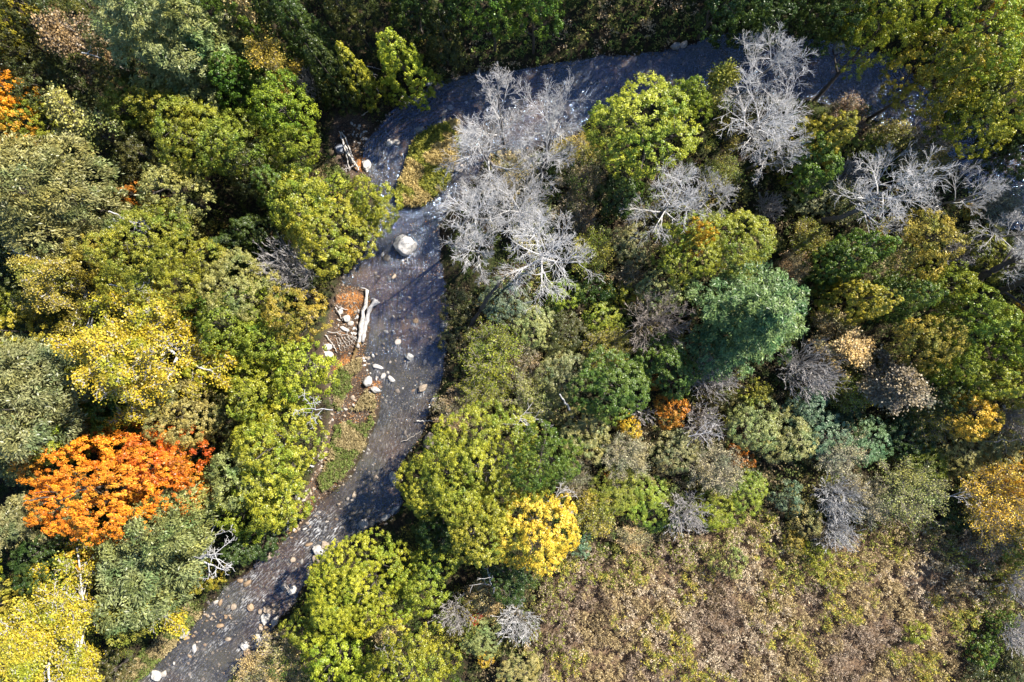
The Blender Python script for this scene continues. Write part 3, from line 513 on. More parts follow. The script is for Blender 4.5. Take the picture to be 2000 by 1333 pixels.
# kind, photo px x, y, crown radius px, colour, height m (0 = by size), label.  B leafy, G fine-leaved, W feathery, C cedar, P pine, D bare, H half bare, Y white-barked, s bush, T twiggy bush, N bare bush
T = [
# --- north-west forest, top of the picture
('B',25,55,50,'yg',14,'sunlit yellow-green tree filling the top left corner'),
('B',118,35,58,'dol',12,'dark olive tree beside the sunlit corner tree at the top'),
('G',60,125,48,'dol',11,'shaded olive tree just below the top left corner tree'),
('H',168,100,52,'brn',11,'thin brown half-bare tree with one white dead branch, left of the big pine'),
('G',245,140,46,'dol',11,'dark olive tree hugging the lower left side of the tall mottled pine'),
('P',318,70,112,'pgg',17,'tall mottled pine with pale yellowish tips, largest pine in the top left'),
('P',408,75,58,'pgg',15,'narrower yellow-tipped pine touching the tall mottled pine on its right'),
('B',440,14,48,'gr',14,'bright green maple cut by the top edge beside the two pines'),
('H',488,60,28,'tan',11,'small tan half-bare tree among dark crowns right of the two pines'),
('P',432,118,42,'bp',12,'small green pine under the narrower yellow-tipped pine'),
('B',468,165,46,'gr',10,'blue-green leafy tree above the dark gap in the forest'),
('B',10,185,46,'or',14,'orange maple cut by the left edge, upper part of the photo'),
('B',14,248,40,'yel',13,'bright yellow tree cut by the left edge under the orange one'),
('G',118,185,58,'dol',9,'dark shaded olive tree between the orange edge maple and the pine'),
('G',78,250,46,'ol',9,'speckled olive tree right of the bright yellow edge tree'),
('H',190,245,52,'olp',11,'pale grey-olive tree with many fine twigs showing'),
('G',262,222,46,'ol',9,'olive tree between the pale twiggy tree and the forest gap'),
('G',342,235,54,'ogr',10,'yellow-olive round tree directly below the mottled pine'),
('G',296,312,58,'dol',8,'darker olive tree above the little orange maple'),
('G',402,285,68,'ol',11,'broad olive tree in the middle of the north-west forest'),
('G',475,290,58,'ol',11,'olive tree with pale tips right of the broad olive one'),
('W',108,385,108,'pgg',14,'huge feathery grey-green tree with downward-sweeping sprays on the left side'),
('G',352,390,60,'olp',11,'pale olive fluffy tree beside the little orange maple'),
('B',284,388,24,'orb',8,'little orange maple squeezed between green trees'),
('B',300,428,34,'yg',6,'yellow-green tree directly under the little orange maple'),
('B',4,378,26,'yel',9,'small golden tree cut by the left edge beside the huge feathery tree'),
('B',545,25,48,'dg',12,'dark green tree on the top edge right of the green maple'),
('C',518,92,30,'gr',10,'slim green cedar beside the small tan half-bare tree'),
('H',545,138,38,'go',10,'golden half-bare tree with white stems standing in dark forest'),
('N',604,165,32,'brn',5,'brownish bare bush right of the golden half-bare tree'),
('C',596,70,50,'dg',13,'dark cedar between the top edge and the brownish bare bush'),
('C',640,135,46,'dg',12,'dark cedar beside the sunlit slim cedar'),
('G',700,28,52,'dol',12,'dark olive tree cut by the top edge above the bright cedar'),
('C',695,145,36,'yg',11,'slim yellow-green cedar left of the tall bright cedar'),
('C',780,118,52,'by',14,'tall bright yellow-green cedar standing alone at the top'),
('C',862,66,44,'dol',11,'dull olive cedar in shade right of the tall bright cedar'),
('B',800,12,54,'dg',12,'dark green tree on the top edge above the tall bright cedar'),
('B',880,8,50,'dg',12,'shadowed tree on the top edge between two dark green crowns'),
('B',958,18,58,'gr',13,'green maple on the top edge left of the grassy north bank'),
('B',1050,14,56,'gr',13,'bright green tree on the top edge above the grassy north bank'),
('G',560,218,62,'ogr',11,'fluffy yellow-olive tree below the golden half-bare tree'),
('G',575,292,48,'ol',9,'olive tree at the forest edge above the brown creek bank'),
('G',505,340,50,'dol',9,'shaded olive tree behind the forest edge, left of the bright green one'),
('C',540,368,58,'gr',9,'bright green tree left of the golden-tinted creekside trees'),
('B',598,408,64,'ogr',10,'yellow-green tree with golden flecks west of the creek bend'),
('B',726,402,56,'ogr',8,'gold-flecked tree leaning over the creek below the grassy island'),
('B',642,460,78,'by',10,'large yellow-green tree overhanging the creek left of the big white boulder'),
('s',656,366,26,'by',0,'bright green bush on the bank under the driftwood bundle'),
('s',760,196,11,'yg',0,'tiny yellow bush on the stony bank below the tall bright cedar'),
# --- top right
('B',1420,12,62,'dg',13,'dark green tree on the top edge where the stream turns'),
('B',1492,38,58,'dg',12,'dark rounded tree leaning over the stream at its north bend'),
('B',1568,28,50,'dg',12,'dark green tree behind the creekside bush with a grey rock'),
('s',1600,86,26,'gr',0,'green bush hanging over the stream next to a grey rock'),
('B',1632,30,50,'dg',13,'shaded green tree left of the brownish-green one on top edge'),
('G',1722,52,72,'ogr',14,'brownish-green tree on the top edge left of the huge crown'),
('B',1905,70,92,'by',17,'huge sunlit yellow-green tree in the top right corner'),
('B',1822,150,78,'yg',15,'green tree leaning out over the glittering stream, upper right'),
('B',1935,195,88,'yg',15,'broad green tree on the right edge below the huge corner tree'),
('B',1990,22,40,'yel',15,'golden tree cut by the very top right corner'),
('B',1868,228,48,'gr',10,'dark green lower crown between the leaning tree and the pool'),
('B',1952,312,56,'dg',9,'dark green tree beside the black water on the right edge'),
('B',1995,270,34,'dg',11,'dark crown cut by the right edge above the black water'),
('s',1692,212,14,'gr',0,'tiny bright green bush on the glittering stream edge'),
('T',1655,232,38,'brn',0,'brown twiggy bush at the stream edge beside the green-gold tree'),
# --- right bank group
('B',1250,262,92,'by',12,'big round bright yellow-green tree south of the blue stream'),
('B',1336,212,48,'ogr',10,'yellow-green tree touching the right side of the big round one'),
('H',1400,172,36,'go',9,'golden thin tree between the round green tree and a silver bare one'),
('C',1212,380,42,'dg',8,'dark green cedar below the big round yellow-green tree'),
('s',1236,372,20,'gr',3,'bright green bush top beside the dark green cedar'),
('T',1122,300,38,'go',0,'golden twiggy bush between the silver trees and the big round tree'),
('T',1128,362,46,'brn',0,'dark brown twiggy bush right of the silver bare trees'),
('T',1120,425,40,'brn',0,'brown bush in shade between silver trees and round golden shrub'),
('T',1402,342,36,'go',0,'golden-olive bush under the spread silver bare tree'),
('C',1598,272,68,'yg',11,'green tree with a golden top between two silver bare trees'),
('B',1580,330,50,'gr',8,'dark green lower crown under the golden-topped green tree'),
('D',1488,150,72,'D',12,'silver bare tree reaching over the stream beside the golden-topped tree'),
('D',1478,235,92,'D',12,'widest silver bare tree in the middle of the right bank'),
('D',1496,318,52,'D',9,'small silver bare tree with drooping limbs below the widest one'),
('D',1302,408,76,'D',11,'silver bare tree standing just above the yellow-orange maple'),
('D',1382,388,54,'D',9,'bare grey tree touching the right side of the one above the maple'),
('N',1498,408,28,'N',3,'small dull bare bush left of the pale olive shrubs'),
('D',1715,385,92,'D',12,'silver bare tree with a thick dark leaning trunk, right side'),
('D',1872,385,58,'D',10,'fan-shaped grey bare tree near the dark water at right'),
('N',1818,268,44,'N',5,'grey bare bush fanning over the black stream bend'),
('T',1745,275,42,'go',0,'golden-brown bush at the stream edge, upper of the gold pair'),
('T',1822,305,46,'go',0,'golden bush right under the grey bare fan, by black water'),
('s',1682,298,34,'ogr',0,'yellow-leaved bush right of the golden-topped green tree'),
('s',1895,415,20,'yel',0,'small bright yellow bush at the foot of the fan-shaped bare tree'),
('s',1584,385,42,'gg',0,'pale grey-olive shrub left of the dark leaning trunk'),
('N',1655,342,32,'N',3,'grey bare bush above the silver tree with the leaning trunk'),
('T',1640,400,40,'olp',0,'pale olive twiggy bush beneath the silver leaning-trunk tree'),
('T',1780,330,36,'gtw',0,'grey-tan bush between the gold pair and the leaning-trunk tree'),
# --- silver trees beside the creek
('D',1072,232,72,'D',13,'silver bare tree with a dark forked trunk at the top of the creekside clump'),
('D',985,215,58,'D',10,'silver bare tree with long curved branches reaching over blue water'),
('D',960,315,88,'D',12,'dense silver bare tree beside the grassy island'),
('D',1062,310,62,'D',10,'silver bare tree in the middle right of the creekside clump'),
('D',925,420,72,'D',11,'silver bare tree leaning over the creek right of the white boulder'),
('D',1015,400,72,'D',11,'silver bare tree at the heart of the creekside clump'),
('D',925,495,58,'D',9,'lower silver bare tree over the right creek bank'),
('D',1058,505,90,'D',12,'broad silver bare tree at the lower end of the creekside clump'),
('T',1000,350,50,'tan',0,'tan twiggy bush half hidden under the creekside silver trees'),
('T',1040,440,44,'olp',0,'olive bush showing through the lower silver branches'),
# --- left side, middle
('B',34,545,58,'dol',9,'dark olive tree behind the white-barked dead trunk'),
('B',18,600,40,'ogr',9,'yellowish tree cut by the left edge under the dead trunk'),
('G',312,515,98,'ol',13,'largest round olive tree in the left forest'),
('G',210,515,46,'go',11,'golden-olive tree left of the largest round olive one'),
('Y',135,570,64,'go',13,'golden thin birch with thick white limbs below the dead trunk'),
('C',72,655,78,'yg',12,'yellow-green tree near the left edge under the golden thin birch'),
('Y',292,690,116,'byl',16,'large bright yellow birch with white limbs in the left forest'),
('W',58,765,112,'pgg',14,'big feathery grey-green tree on the left edge above the orange maple'),
('B',195,745,50,'ol',9,'olive tree between the feathery tree and the yellow birch'),
('G',480,565,66,'olp',11,'pale olive fluffy tree left of the grey twiggy dome'),
('C',402,612,42,'gr',8,'bright green tree at the upper right of the yellow birch'),
('H',355,600,26,'go',12,'small golden spray with a white stem above the yellow birch'),
('B',55,480,48,'dg',6,'dark green low tree in shade beneath the huge feathery tree'),
('G',468,655,58,'ol',11,'olive tree with orange-tinted branches right of the yellow birch'),
('C',428,722,58,'yg',10,'yellow-green tree lower right of the yellow birch'),
('G',372,805,64,'olp',11,'pale olive round tree just above the orange maple'),
('B',130,835,58,'yg',10,'yellow-green tree above the left part of the orange maple'),
('B',250,808,50,'gr',9,'green tree between the yellow birch and the orange maple'),
('N',570,525,56,'N',9,'grey twiggy dome of a bare tree left of the logs'),
('G',512,578,36,'ol',9,'small olive tree tucked under the grey twiggy dome'),
('G',582,616,56,'go',11,'golden-olive tree beside the gravel bar and logs'),
('G',520,665,50,'ol',10,'olive tree behind the golden-olive creekside tree'),
('B',596,725,62,'by',11,'bright yellow-green tree at the creek edge below the logs'),
('B',515,770,60,'ogr',11,'yellow-olive tree behind the bright creek-edge tree'),
('B',548,862,76,'by',12,'large bright yellow tree beside the narrow gravel strip'),
('G',455,815,42,'dol',8,'dark olive tree right of the pale round one'),
('B',228,945,132,'or',13,'great orange maple, the largest blazing crown in the forest'),
('B',345,892,58,'ror',12,'red-orange crown at the upper right of the great orange maple'),
('P',22,895,58,'pgg',12,'feathery grey-green pine on the left edge beside the orange maple'),
('G',475,925,60,'olp',11,'pale olive tree right of the red-orange crown'),
('C',420,962,38,'gr',8,'green tree between the orange maple and the pale olive tree'),
('G',488,1000,46,'ogr',9,'gold-tinged tree below the pale olive tree, lower left'),
('B',534,940,60,'ogr',11,'yellow-olive tree over the tan stones of the gravel strip'),
('C',535,1000,50,'yg',9,'low yellow-green tree at the foot of the gravel strip'),
('C',480,1062,50,'dg',8,'dark green tree in shade on the left bank of the riffle'),
('P',46,1012,70,'pgg',13,'drooping yellow-grey pine on the left edge below the orange maple'),
('B',122,1088,62,'dg',9,'dark green tree in the hollow below the orange maple'),
('B',195,1065,34,'yel',8,'small yellow crown peeping out under the orange maple'),
('W',314,1094,88,'pgg',11,'large grey-green willow-like tree near the lower creek bend'),
('W',368,1010,64,'pgg',13,'smaller grey-green crown joined to the willow-like tree'),
('C',395,1130,34,'yg',6,'low yellow-green tree under the white dead boughs'),
('Y',150,1225,128,'byl',14,'broad yellow birch with white limbs in the lower left corner'),
('G',270,1185,46,'go',9,'golden-brown tree right of the lower-left yellow birch'),
('G',22,1165,34,'go',10,'golden tree cut by the left edge above the lower yellow birch'),
('B',25,1300,52,'dol',8,'dark olive tree in the bottom left corner'),
('B',210,1318,48,'dol',6,'dark shaded tree on the bottom edge beside the grassy bank'),
('G',300,735,40,'dol',7,'dark olive low crown in the shade under the yellow birch'),
('B',30,705,36,'gr',9,'green tree cut by the left edge above the feathery one'),
('C',445,490,44,'dg',6,'dark green low tree in the shady gap of the forest'),
('C',500,455,46,'dg',8,'dark green tree at the shady gap beside the creekside crown'),
('B',340,1030,40,'yg',8,'yellow-green leaves between the two grey-green crowns'),
# --- lower middle
('B',948,905,114,'yg',11,'wide yellow-green tree right of the creek with golden tips'),
('B',845,940,64,'ogr',8.5,'golden-green crown at the creek edge of the wide tree'),
('B',1062,890,66,'gr',12,'bright green crown on the right side of the wide tree'),
('B',1050,1032,78,'yel',11,'bright yellow tree at the lower right of the wide tree'),
('B',935,1015,70,'ogr',11,'golden-green lower crown of trees left of the bright yellow one'),
('B',714,1138,98,'by',8.5,'bright yellow-green tree crowding the right bank of the riffle'),
('C',640,1188,50,'by',6,'bright green lower crown at the left foot of the riffle-side tree'),
('B',834,1124,60,'ogr',8,'golden-green tree right of the bright riffle-side tree'),
('B',848,1040,48,'dg',7,'dark green crown added for the shaded side of the wide tree'),  # dark crown added to paint the shaded side of the wide tree
('B',598,1225,42,'ogr',5,'gold-tinted tree on the right bank near the lower stones'),
('B',660,1280,62,'by',7.5,'bright green tree on the bottom edge right of the tan brush'),
('T',752,1208,36,'tan',5,'tan twiggy crown between three bright green trees'),
('B',808,1288,82,'yg',11,'yellow-green tree on the bottom edge left of the bare grey bushes'),
('B',720,1325,50,'ogr',9,'gold-green tree cut by the bottom edge'),
('N',889,1194,38,'N',4,'bare grey bush left of the small red bush'),
('s',928,1199,16,'red',2,'small red bush between two bare grey bushes'),
('T',945,1165,36,'tan',0,'tan bush just above the small red bush'),
('N',1010,1210,44,'D',4,'pale bare bush with a whitish top on the meadow edge'),
('s',948,1281,16,'yel',0,'small bright yellow bush near the bottom edge'),
('T',565,1285,62,'tan',3,'tan brush on the lower right creek bank'),
('T',505,1315,40,'tan',1.6,'tan grass-like brush at the water on the bottom edge'),
('s',1015,1305,42,'olp',0,'pale olive bush on the bottom edge beside the meadow'),
('s',940,1240,40,'gg',0,'greyish-green bush between the small red and small yellow bushes'),
('B',990,1120,52,'dg',6,'dark green low tree in shade under the bright yellow tree'),
('s',1128,1058,28,'bg',3,'blue-green bush at the right foot of the bright yellow tree'),
('T',1158,1000,40,'go',3,'golden-tan bush right of the bright yellow tree'),
('T',1120,930,34,'brn',2,'brown bush right of the wide tree, above the golden-tan bush'),
# --- shrubland right of the creek
('s',892,600,36,'dol',1.6,'dark low bush on the right creek bank below the silver trees'),
('s',890,668,34,'dol',1.6,'dark bush on the bank opposite the driftwood logs'),
('s',985,592,46,'bg',3,'blue-grey-green bush beside the long dark slanting trunk'),
('T',962,690,58,'ogr',4,'yellow-green bush with a star of grey twigs, right of the creek'),
('T',945,755,46,'ol',3,'olive-brown bush under the grey-starred one'),
('T',892,800,40,'brn',1.8,'brown bush on the right bank above the wide tree'),
('T',1022,700,40,'brn',2.5,'reddish-brown bush right of the grey-starred bush'),
('s',1045,640,44,'gg',3,'grey-green shrub below the broad silver tree'),
('T',1048,775,52,'olp',4,'pale olive shrub above the white dead sticks'),
('s',1098,735,50,'gg',4.5,'pale green shrub with a grey crown left of the green maple'),
('s',1100,652,44,'dol',3,'dull olive shrub in the middle of the brushland'),
('s',1100,575,40,'ol',3,'olive shrub right of the broad silver tree foot'),
('s',1155,565,38,'dg',3.5,'dark green shrub below the round golden shrub'),
('T',1152,494,40,'go',4.5,'round golden shrub right of the broad silver tree'),
('s',1232,480,40,'gg',4,'grey-green shrub left of the yellow-orange maple'),
('B',1338,492,66,'yg',8,'yellow and green maple with orange tips below the silver pair'),
('B',1355,468,34,'yel',8.5,'orange-yellow top of maple right under the silver branches'),
('T',1225,545,30,'brn',3,'brown bush between the grey-green shrub and yellow bushes'),
('s',1282,572,42,'gg',4,'grey-olive bush under the yellow and green maple'),
('G',1440,478,66,'ogr',7,'yellow-olive shrub right of the yellow and green maple'),
('P',1472,622,118,'bp',13,'big blue-green pine, largest pine on the right bank'),
('s',1212,580,34,'yg',3,'yellow shrub left of the reddish-grey bare crown'),
('s',1178,625,38,'ogr',3,'yellow-green bush left of the yellow shrub'),
('N',1280,632,62,'T',7,'reddish-grey bare crown spreading like a star left of the big pine'),
('T',1185,682,46,'go',3.5,'golden-olive bush above the green maple'),
('B',1300,715,60,'gr',7,'deep green maple below the reddish-grey star crown'),
('B',1192,752,72,'gr',8,'bright green maple with a golden top in the brushland'),
('s',1272,748,18,'orb',3,'small rusty orange bush between the two green maples'),
('N',1385,735,48,'N',5,'grey bare bush at the lower left of the big pine'),
('s',1312,806,36,'orb',4,'orange-brown bush in the middle of the brushland'),
('s',1228,832,26,'yel',3.5,'golden yellow bush left of the orange-brown one'),
('N',1252,805,26,'N',3.5,'small grey bare bush between the golden and orange-brown bushes'),
('N',1368,826,42,'N',4.5,'grey dead bush right of the orange-brown one'),
('s',1138,842,50,'gg',4,'grey-green bush right of the white dead sticks'),
('T',1222,888,46,'gtw',4,'grey-brown twiggy bush under the golden yellow bush'),
('s',1472,768,30,'go',4,'golden bush below the big blue-green pine'),
('s',1470,830,52,'gg',4.5,'grey-green shrub below the golden pine-side bush'),
('s',1405,770,36,'dol',3,'dark olive bush beneath the grey bare pine-side bush'),
('s',1320,880,46,'gg',3.5,'grey-green bush under the grey dead bush'),
('T',1396,912,50,'gtw',4.5,'grey-brown round bush above the meadow'),
('s',1440,892,26,'orb',3,'rusty orange bush at the right of the grey-brown round bush'),
('s',1210,950,56,'ol',2.5,'low olive bush above the golden-tan one, meadow side'),
('s',1272,985,52,'ol',2.2,'low olive-green bush left of the bare grey meadow bush'),
('N',1334,1001,42,'N',4.5,'bare grey bush standing at the top of the meadow'),
('T',1236,1045,30,'tan',2,'tan bush at the top edge of the meadow'),
('s',1398,992,46,'yg',2.5,'yellow-green bush right of the bare grey meadow bush'),
('s',1450,955,44,'ol',3,'olive bush below the rusty orange bush'),
('s',1419,1092,34,'olp',3.5,'pale olive bush alone in the meadow casting a dark shadow'),
('s',1182,925,11,'orb',2,'tiny orange bush below the grey-brown twiggy one'),
# --- right side
('C',1640,512,52,'gr',9,'green tree right of the big pine, upper left of the green group'),
('C',1690,490,48,'gr',9,'bright green tree beside the bronze tree'),
('G',1778,486,64,'go',10,'bronze-olive tree above the green group on the right'),
('C',1678,592,56,'yg',10,'yellow-green tree in the middle of the green group'),
('C',1765,578,54,'gr',10,'yellow-green tree under the bronze-olive one'),
('G',1828,560,50,'ol',9,'olive tree left of the dark trunks'),
('B',1888,625,62,'ol',11,'broad yellow-olive tree below the dark trunks'),
('G',1795,672,56,'go',10,'golden-leaved airy tree in the right group'),
('B',1966,672,52,'ogr',10,'yellow-olive tree cut by the right edge below the dark trunks'),
('C',1915,745,58,'yg',10,'golden-green tree low in the right group'),
('B',1885,812,46,'yel',7,'yellow tree at the bottom tip of the right group'),
('B',1842,705,46,'ol',9,'olive tree between the airy golden and golden-green trees'),
('B',1845,775,42,'dg',7,'dark green tree in the shade of the golden-green one'),
('B',1975,755,44,'yg',9,'green tree on the right edge beside the golden-green one'),
('T',1572,468,36,'go',3.5,'golden bush between the yellow-olive shrub and green trees'),
('T',1545,522,28,'tan',3,'tan bush just above the big blue-green pine'),
('T',1620,630,32,'tan',4,'tan bush at the right shoulder of the big pine'),
('H',1640,688,48,'tan',6,'tan-gold thin tree right of the big blue-green pine'),
('N',1575,724,58,'N',7,'dark-twigged bare bush at the lower right of the big pine'),
('T',1652,764,38,'go',4,'golden bush below the tan-gold thin tree'),
('H',1738,750,58,'gtd',8,'grey twiggy half-bare tree left of the golden-green group'),
('T',1822,815,48,'go',4.5,'golden twiggy bush under the golden-green group'),
('s',1930,495,52,'ogr',5,'yellow-green bush behind the dark trunks'),
('N',1868,492,36,'N',4,'grey bare bush right of the bronze-olive tree'),
('s',1976,620,30,'yel',4,'pale yellow bush under the edge of the dark trunks'),
('s',1598,845,46,'bg',4,'blue-green bush in the lower shade, right of centre'),
('s',1568,795,42,'bg',4,'dull blue-green bush under the dark-twigged bare bush'),
('s',1645,822,40,'dg',3,'dark green bush in the deepest shade of the brushland'),
('s',1688,862,46,'bg',3.5,'grey-green bush below the deepest shade'),
('s',1758,850,46,'dg',3,'dark green bush in the shadow of the right group'),
('s',1530,850,54,'olp',4.5,'pale yellowish-green shrub left of the blue-green ones'),
('T',1632,880,46,'gtw',4,'greyish twiggy bush below the blue-green bush'),
('N',1968,822,36,'N',4,'grey bare bush near the right edge under the green group'),
('s',1868,878,50,'olp',3.5,'pale olive bush left of the golden bush on the right edge'),
('s',1800,905,44,'ol',3,'olive bush above the large grey-olive bush'),
('s',1940,880,40,'olp',4,'pale bush on the right edge above the golden one'),
('s',1534,967,34,'bg',3.5,'pale blue-green bush at the top right of the meadow'),
('s',1568,1012,36,'olp',3,'pale olive bush below the pale blue-green one'),
('s',1588,1082,28,'yg',2.6,'yellow-green bush at the meadow tip of the bush row'),
('s',1545,1055,22,'go',2.2,'golden bush left of the yellow-green meadow bush'),
('T',1592,1042,22,'brn',2.2,'brown bush in the row reaching down into the meadow'),
('N',1632,968,46,'D',5,'whitish bare bush at the meadow edge, upper of two'),
('N',1628,1036,38,'D',4,'whitish bare bush at the meadow edge, lower of two'),
('T',1686,972,46,'gtw',4.5,'grey-olive bush right of the upper whitish bare bush'),
('T',1768,958,62,'olp',5.5,'large grey-olive dome-shaped bush above the meadow'),
('T',1950,975,78,'yel',7,'large golden twiggy bush on the right edge'),
('s',1982,935,36,'yel',7,'golden crown cut by the right edge above the large golden bush'),
('s',1862,1002,30,'dg',2,'dark green bush left of the large golden one'),
('T',1912,1045,44,'brn',3,'purplish-brown bush below the large golden one'),
('N',1985,1138,36,'N',4,'grey bare bush cut by the right edge beside the meadow'),
('N',1975,1230,34,'N',4,'dark bare bush on the lower right edge'),
('s',1916,1258,36,'gr',2.6,'bright green bush in the lower right corner of the meadow'),
('s',1945,1202,26,'gr',2.4,'green bush just above the bright corner bush'),
('s',1784,1232,26,'yg',2,'pale yellow-green bush out in the lower meadow'),
('s',1985,1310,48,'dol',3,'dark olive bush in the bottom right corner'),
('s',1905,1320,36,'dol',2.2,'dull olive bush on the bottom edge near the right corner'),
('s',1985,1065,38,'ogr',3.5,'yellowish bush on the right edge above the grey bare one'),
('T',1965,400,40,'gtw',3,'grey twiggy bush at the black water on the right edge'),
('D',1972,462,62,'D',11,'silver bare tree with two dark trunks on the right edge'),
('D',2010,520,70,'D',13,'grey bare tree cut by the right edge with dark lower limbs'),
]
NAMES = {'B': ('broadleaf_tree', 'tree', 'broadleaf trees in autumn leaf'), 'G': ('small_leaved_tree', 'tree', 'fine-leaved trees of the valley forest'), 'W': ('feathery_tree', 'tree', 'feathery grey-green trees'), 'C': ('cedar_tree', 'tree', 'cedars of the valley'),
         'P': ('pine_tree', 'tree', 'pines among the broadleaf trees'), 'D': ('bare_tree', 'tree', 'silver bare trees'), 'H': ('half_bare_tree', 'tree', 'half bare trees'), 'Y': ('birch_tree', 'tree', 'white-limbed yellow birches'),
         's': ('leafy_shrub', 'shrub', 'leafy shrubs'), 'T': ('twiggy_shrub', 'shrub', 'twiggy shrubs with thin leaves'), 'N': ('bare_shrub', 'shrub', 'bare shrubs')}
HS = {'B': (4.5, 2.0), 'G': (4.5, 2.0), 'W': (5, 2.2), 'C': (4, 4), 'P': (4, 2.8), 'D': (5, 2.0), 'H': (5, 1.8), 'Y': (5, 2), 's': (0.9, 1.0), 'T': (0.9, 1.1), 'N': (1.0, 1.3)}
STRETCH = {'huge feathery grey-green tree with downward-sweeping sprays on the left side': (1.2, 0.85), 'great orange maple, the largest blazing crown in the forest': (1.18, 0.80)}      # crowns wider one way than the other
def set_tint(o, ca, cb=None):
    o['tint_a'] = [float(v) for v in ca]; o['tint_b'] = [float(v) for v in (cb or ca)]
def plant(i, kind, px, py, r, col, h, label=None, group=None):
    rng = random.Random(i*7919+13)
    R0 = r*48.0/F
    if not h: h = HS[kind][0]+HS[kind][1]*R0
    zc = h*(0.62 if kind not in 'CDN' else 0.55); cx, cy = at(px, py, zc); R = r*(H-zc)/F*(1.08 if px < 560 and kind in 'BGWPYH' else 1.0)
    bx, by = cx, cy
    P = np.array([[bx, by]])
    def wet(x, y):
        q = np.array([[x, y]]); d = float(sd(q, CREEK_W)[0]); di = float(sd(q, ISL_W)[0]); return d if di > 0 else max(d, 0.3)
    if wet(bx, by) < 0.15 and kind not in 'sTN':                    # keep the foot on the bank; the tree leans out over the water
        best = None
        for k in range(48):
            for rad in np.arange(0.3, 7, 0.3):
                x, y = bx+rad*math.cos(k*math.pi/24), by+rad*math.sin(k*math.pi/24)
                if wet(x, y) > 0.2:
                    if best is None or rad < best[0]: best = (rad, x, y)
                    break
        if best: bx, by = best[1], best[2]
    g0 = gz(bx, by)
    kk = {'s': 'B' if rng.random() < 0.55 else 'G'}.get(kind, kind)
    sizes = ['S', 'M', 'L', 'X']; nvar = {'D': 3, 'B': 5, 'G': 4}.get(kk, 3)
    var = (i*7+3) % nvar
    Rs = {'T': (0.9,1.6,2.4,3.2), 'N': (0.9,1.6,2.4,3.2), 'C': (1.0,1.5,2.2,2.6), 'P': (1.4,2.3,3.4,4.6), 'D': (1.4,2.2,3.3,4.4), 'H': (1.3,2.1,3.3,4.6), 'Y': (1.3,2.1,3.3,4.6)}.get(kk, (1.3,2.1,3.2,4.8))
    size = sizes[min(range(4), key=lambda q: abs(math.log(R/Rs[q])))]
    pr = proto(kk, size, var)
    nm, cat, grp = NAMES[kind]
    if label and 'maple' in label and kind == 'B': nm, grp = 'maple_tree', 'maples'
    root = empty(nm, (bx, by, g0))
    top = Vector((cx-bx, cy-by, zc)); q = Vector((0, 0, 1)).rotation_difference(top.normalized())
    root.rotation_mode = 'QUATERNION'; root.rotation_quaternion = q @ Quaternion((0, 0, 1), rng.uniform(0, 6.28))
    sx = 1.06*R/pr['R']; an = rng.uniform(0.93, 1.07); root.scale = (sx*an, sx/an, h/pr['h'])
    if label in STRETCH: st = STRETCH[label]; root.rotation_quaternion = q; root.scale = (sx*st[0], sx*st[1], h/pr['h'])
    if label: tag(root, label, cat, group or grp)
    ca, cb = PAL.get(col, PAL['gtw']); j = [rng.uniform(0.9, 1.1) for _ in range(3)]
    ca = [c*v for c, v in zip(ca, j)]; cb = [c*v for c, v in zip(cb, j)]
    bc = BARKC.get(col, BARKC.get(kk, (.10,.085,.07))); k2 = rng.uniform(0.9, 1.1); bc = [c*k2 for c in bc]
    for pn, me, mt in pr['parts']:
        o = link(pn, me, mt, root)
        if mt is M_LEAF: set_tint(o, ca, cb)
        elif pn == 'trunk' and kk == 'D': set_tint(o, (.20,.18,.165))
        else: set_tint(o, bc)
    if label: BYLABEL[label] = root
    return root
BYLABEL = {}
def build_plants():
    for i, (kind, px, py, r, col, h, label) in enumerate(T): plant(i, kind, px, py, r, col, h, label)
# ---------------------------------------------------------------- stones
def stone_mesh(seed, sub=3, flat=0.62):
    import bmesh
    bm = bmesh.new(); bmesh.ops.create_icosphere(bm, subdivisions=sub, radius=1.0); rng = random.Random(seed)
    cuts = [(Vector((rng.gauss(0,1), rng.gauss(0,1), rng.gauss(0,1))).normalized(), rng.uniform(0.62, 0.9)) for _ in range(9)]
    ph = rng.uniform(0, 9); sxy = (rng.uniform(0.8, 1.2), rng.uniform(0.7, 1.0))
    for v in bm.verts:
        p = v.co.copy()
        for n, d in cuts:                                             # facets knocked off the round
            e = p.dot(n)-d
            if e > 0: p -= n*e*0.85
        p *= 1+0.05*math.sin(p.x*5+ph)*math.cos(p.y*6-ph)+0.03*math.sin(p.z*11+p.x*7+ph)
        v.co = Vector((p.x*sxy[0], p.y*sxy[1], p.z*flat))
    for f in bm.faces: f.smooth = True
    me = bpy.data.meshes.new('stone'); bm.to_mesh(me); bm.free(); return me
STONE_T = {'w': (.60,.58,.55), 'g': (.36,.36,.36), 'b': (.28,.31,.38), 't': (.42,.34,.26), 'o': (.34,.24,.15), 'd': (.16,.14,.125), 'p': (.46,.42,.38)}
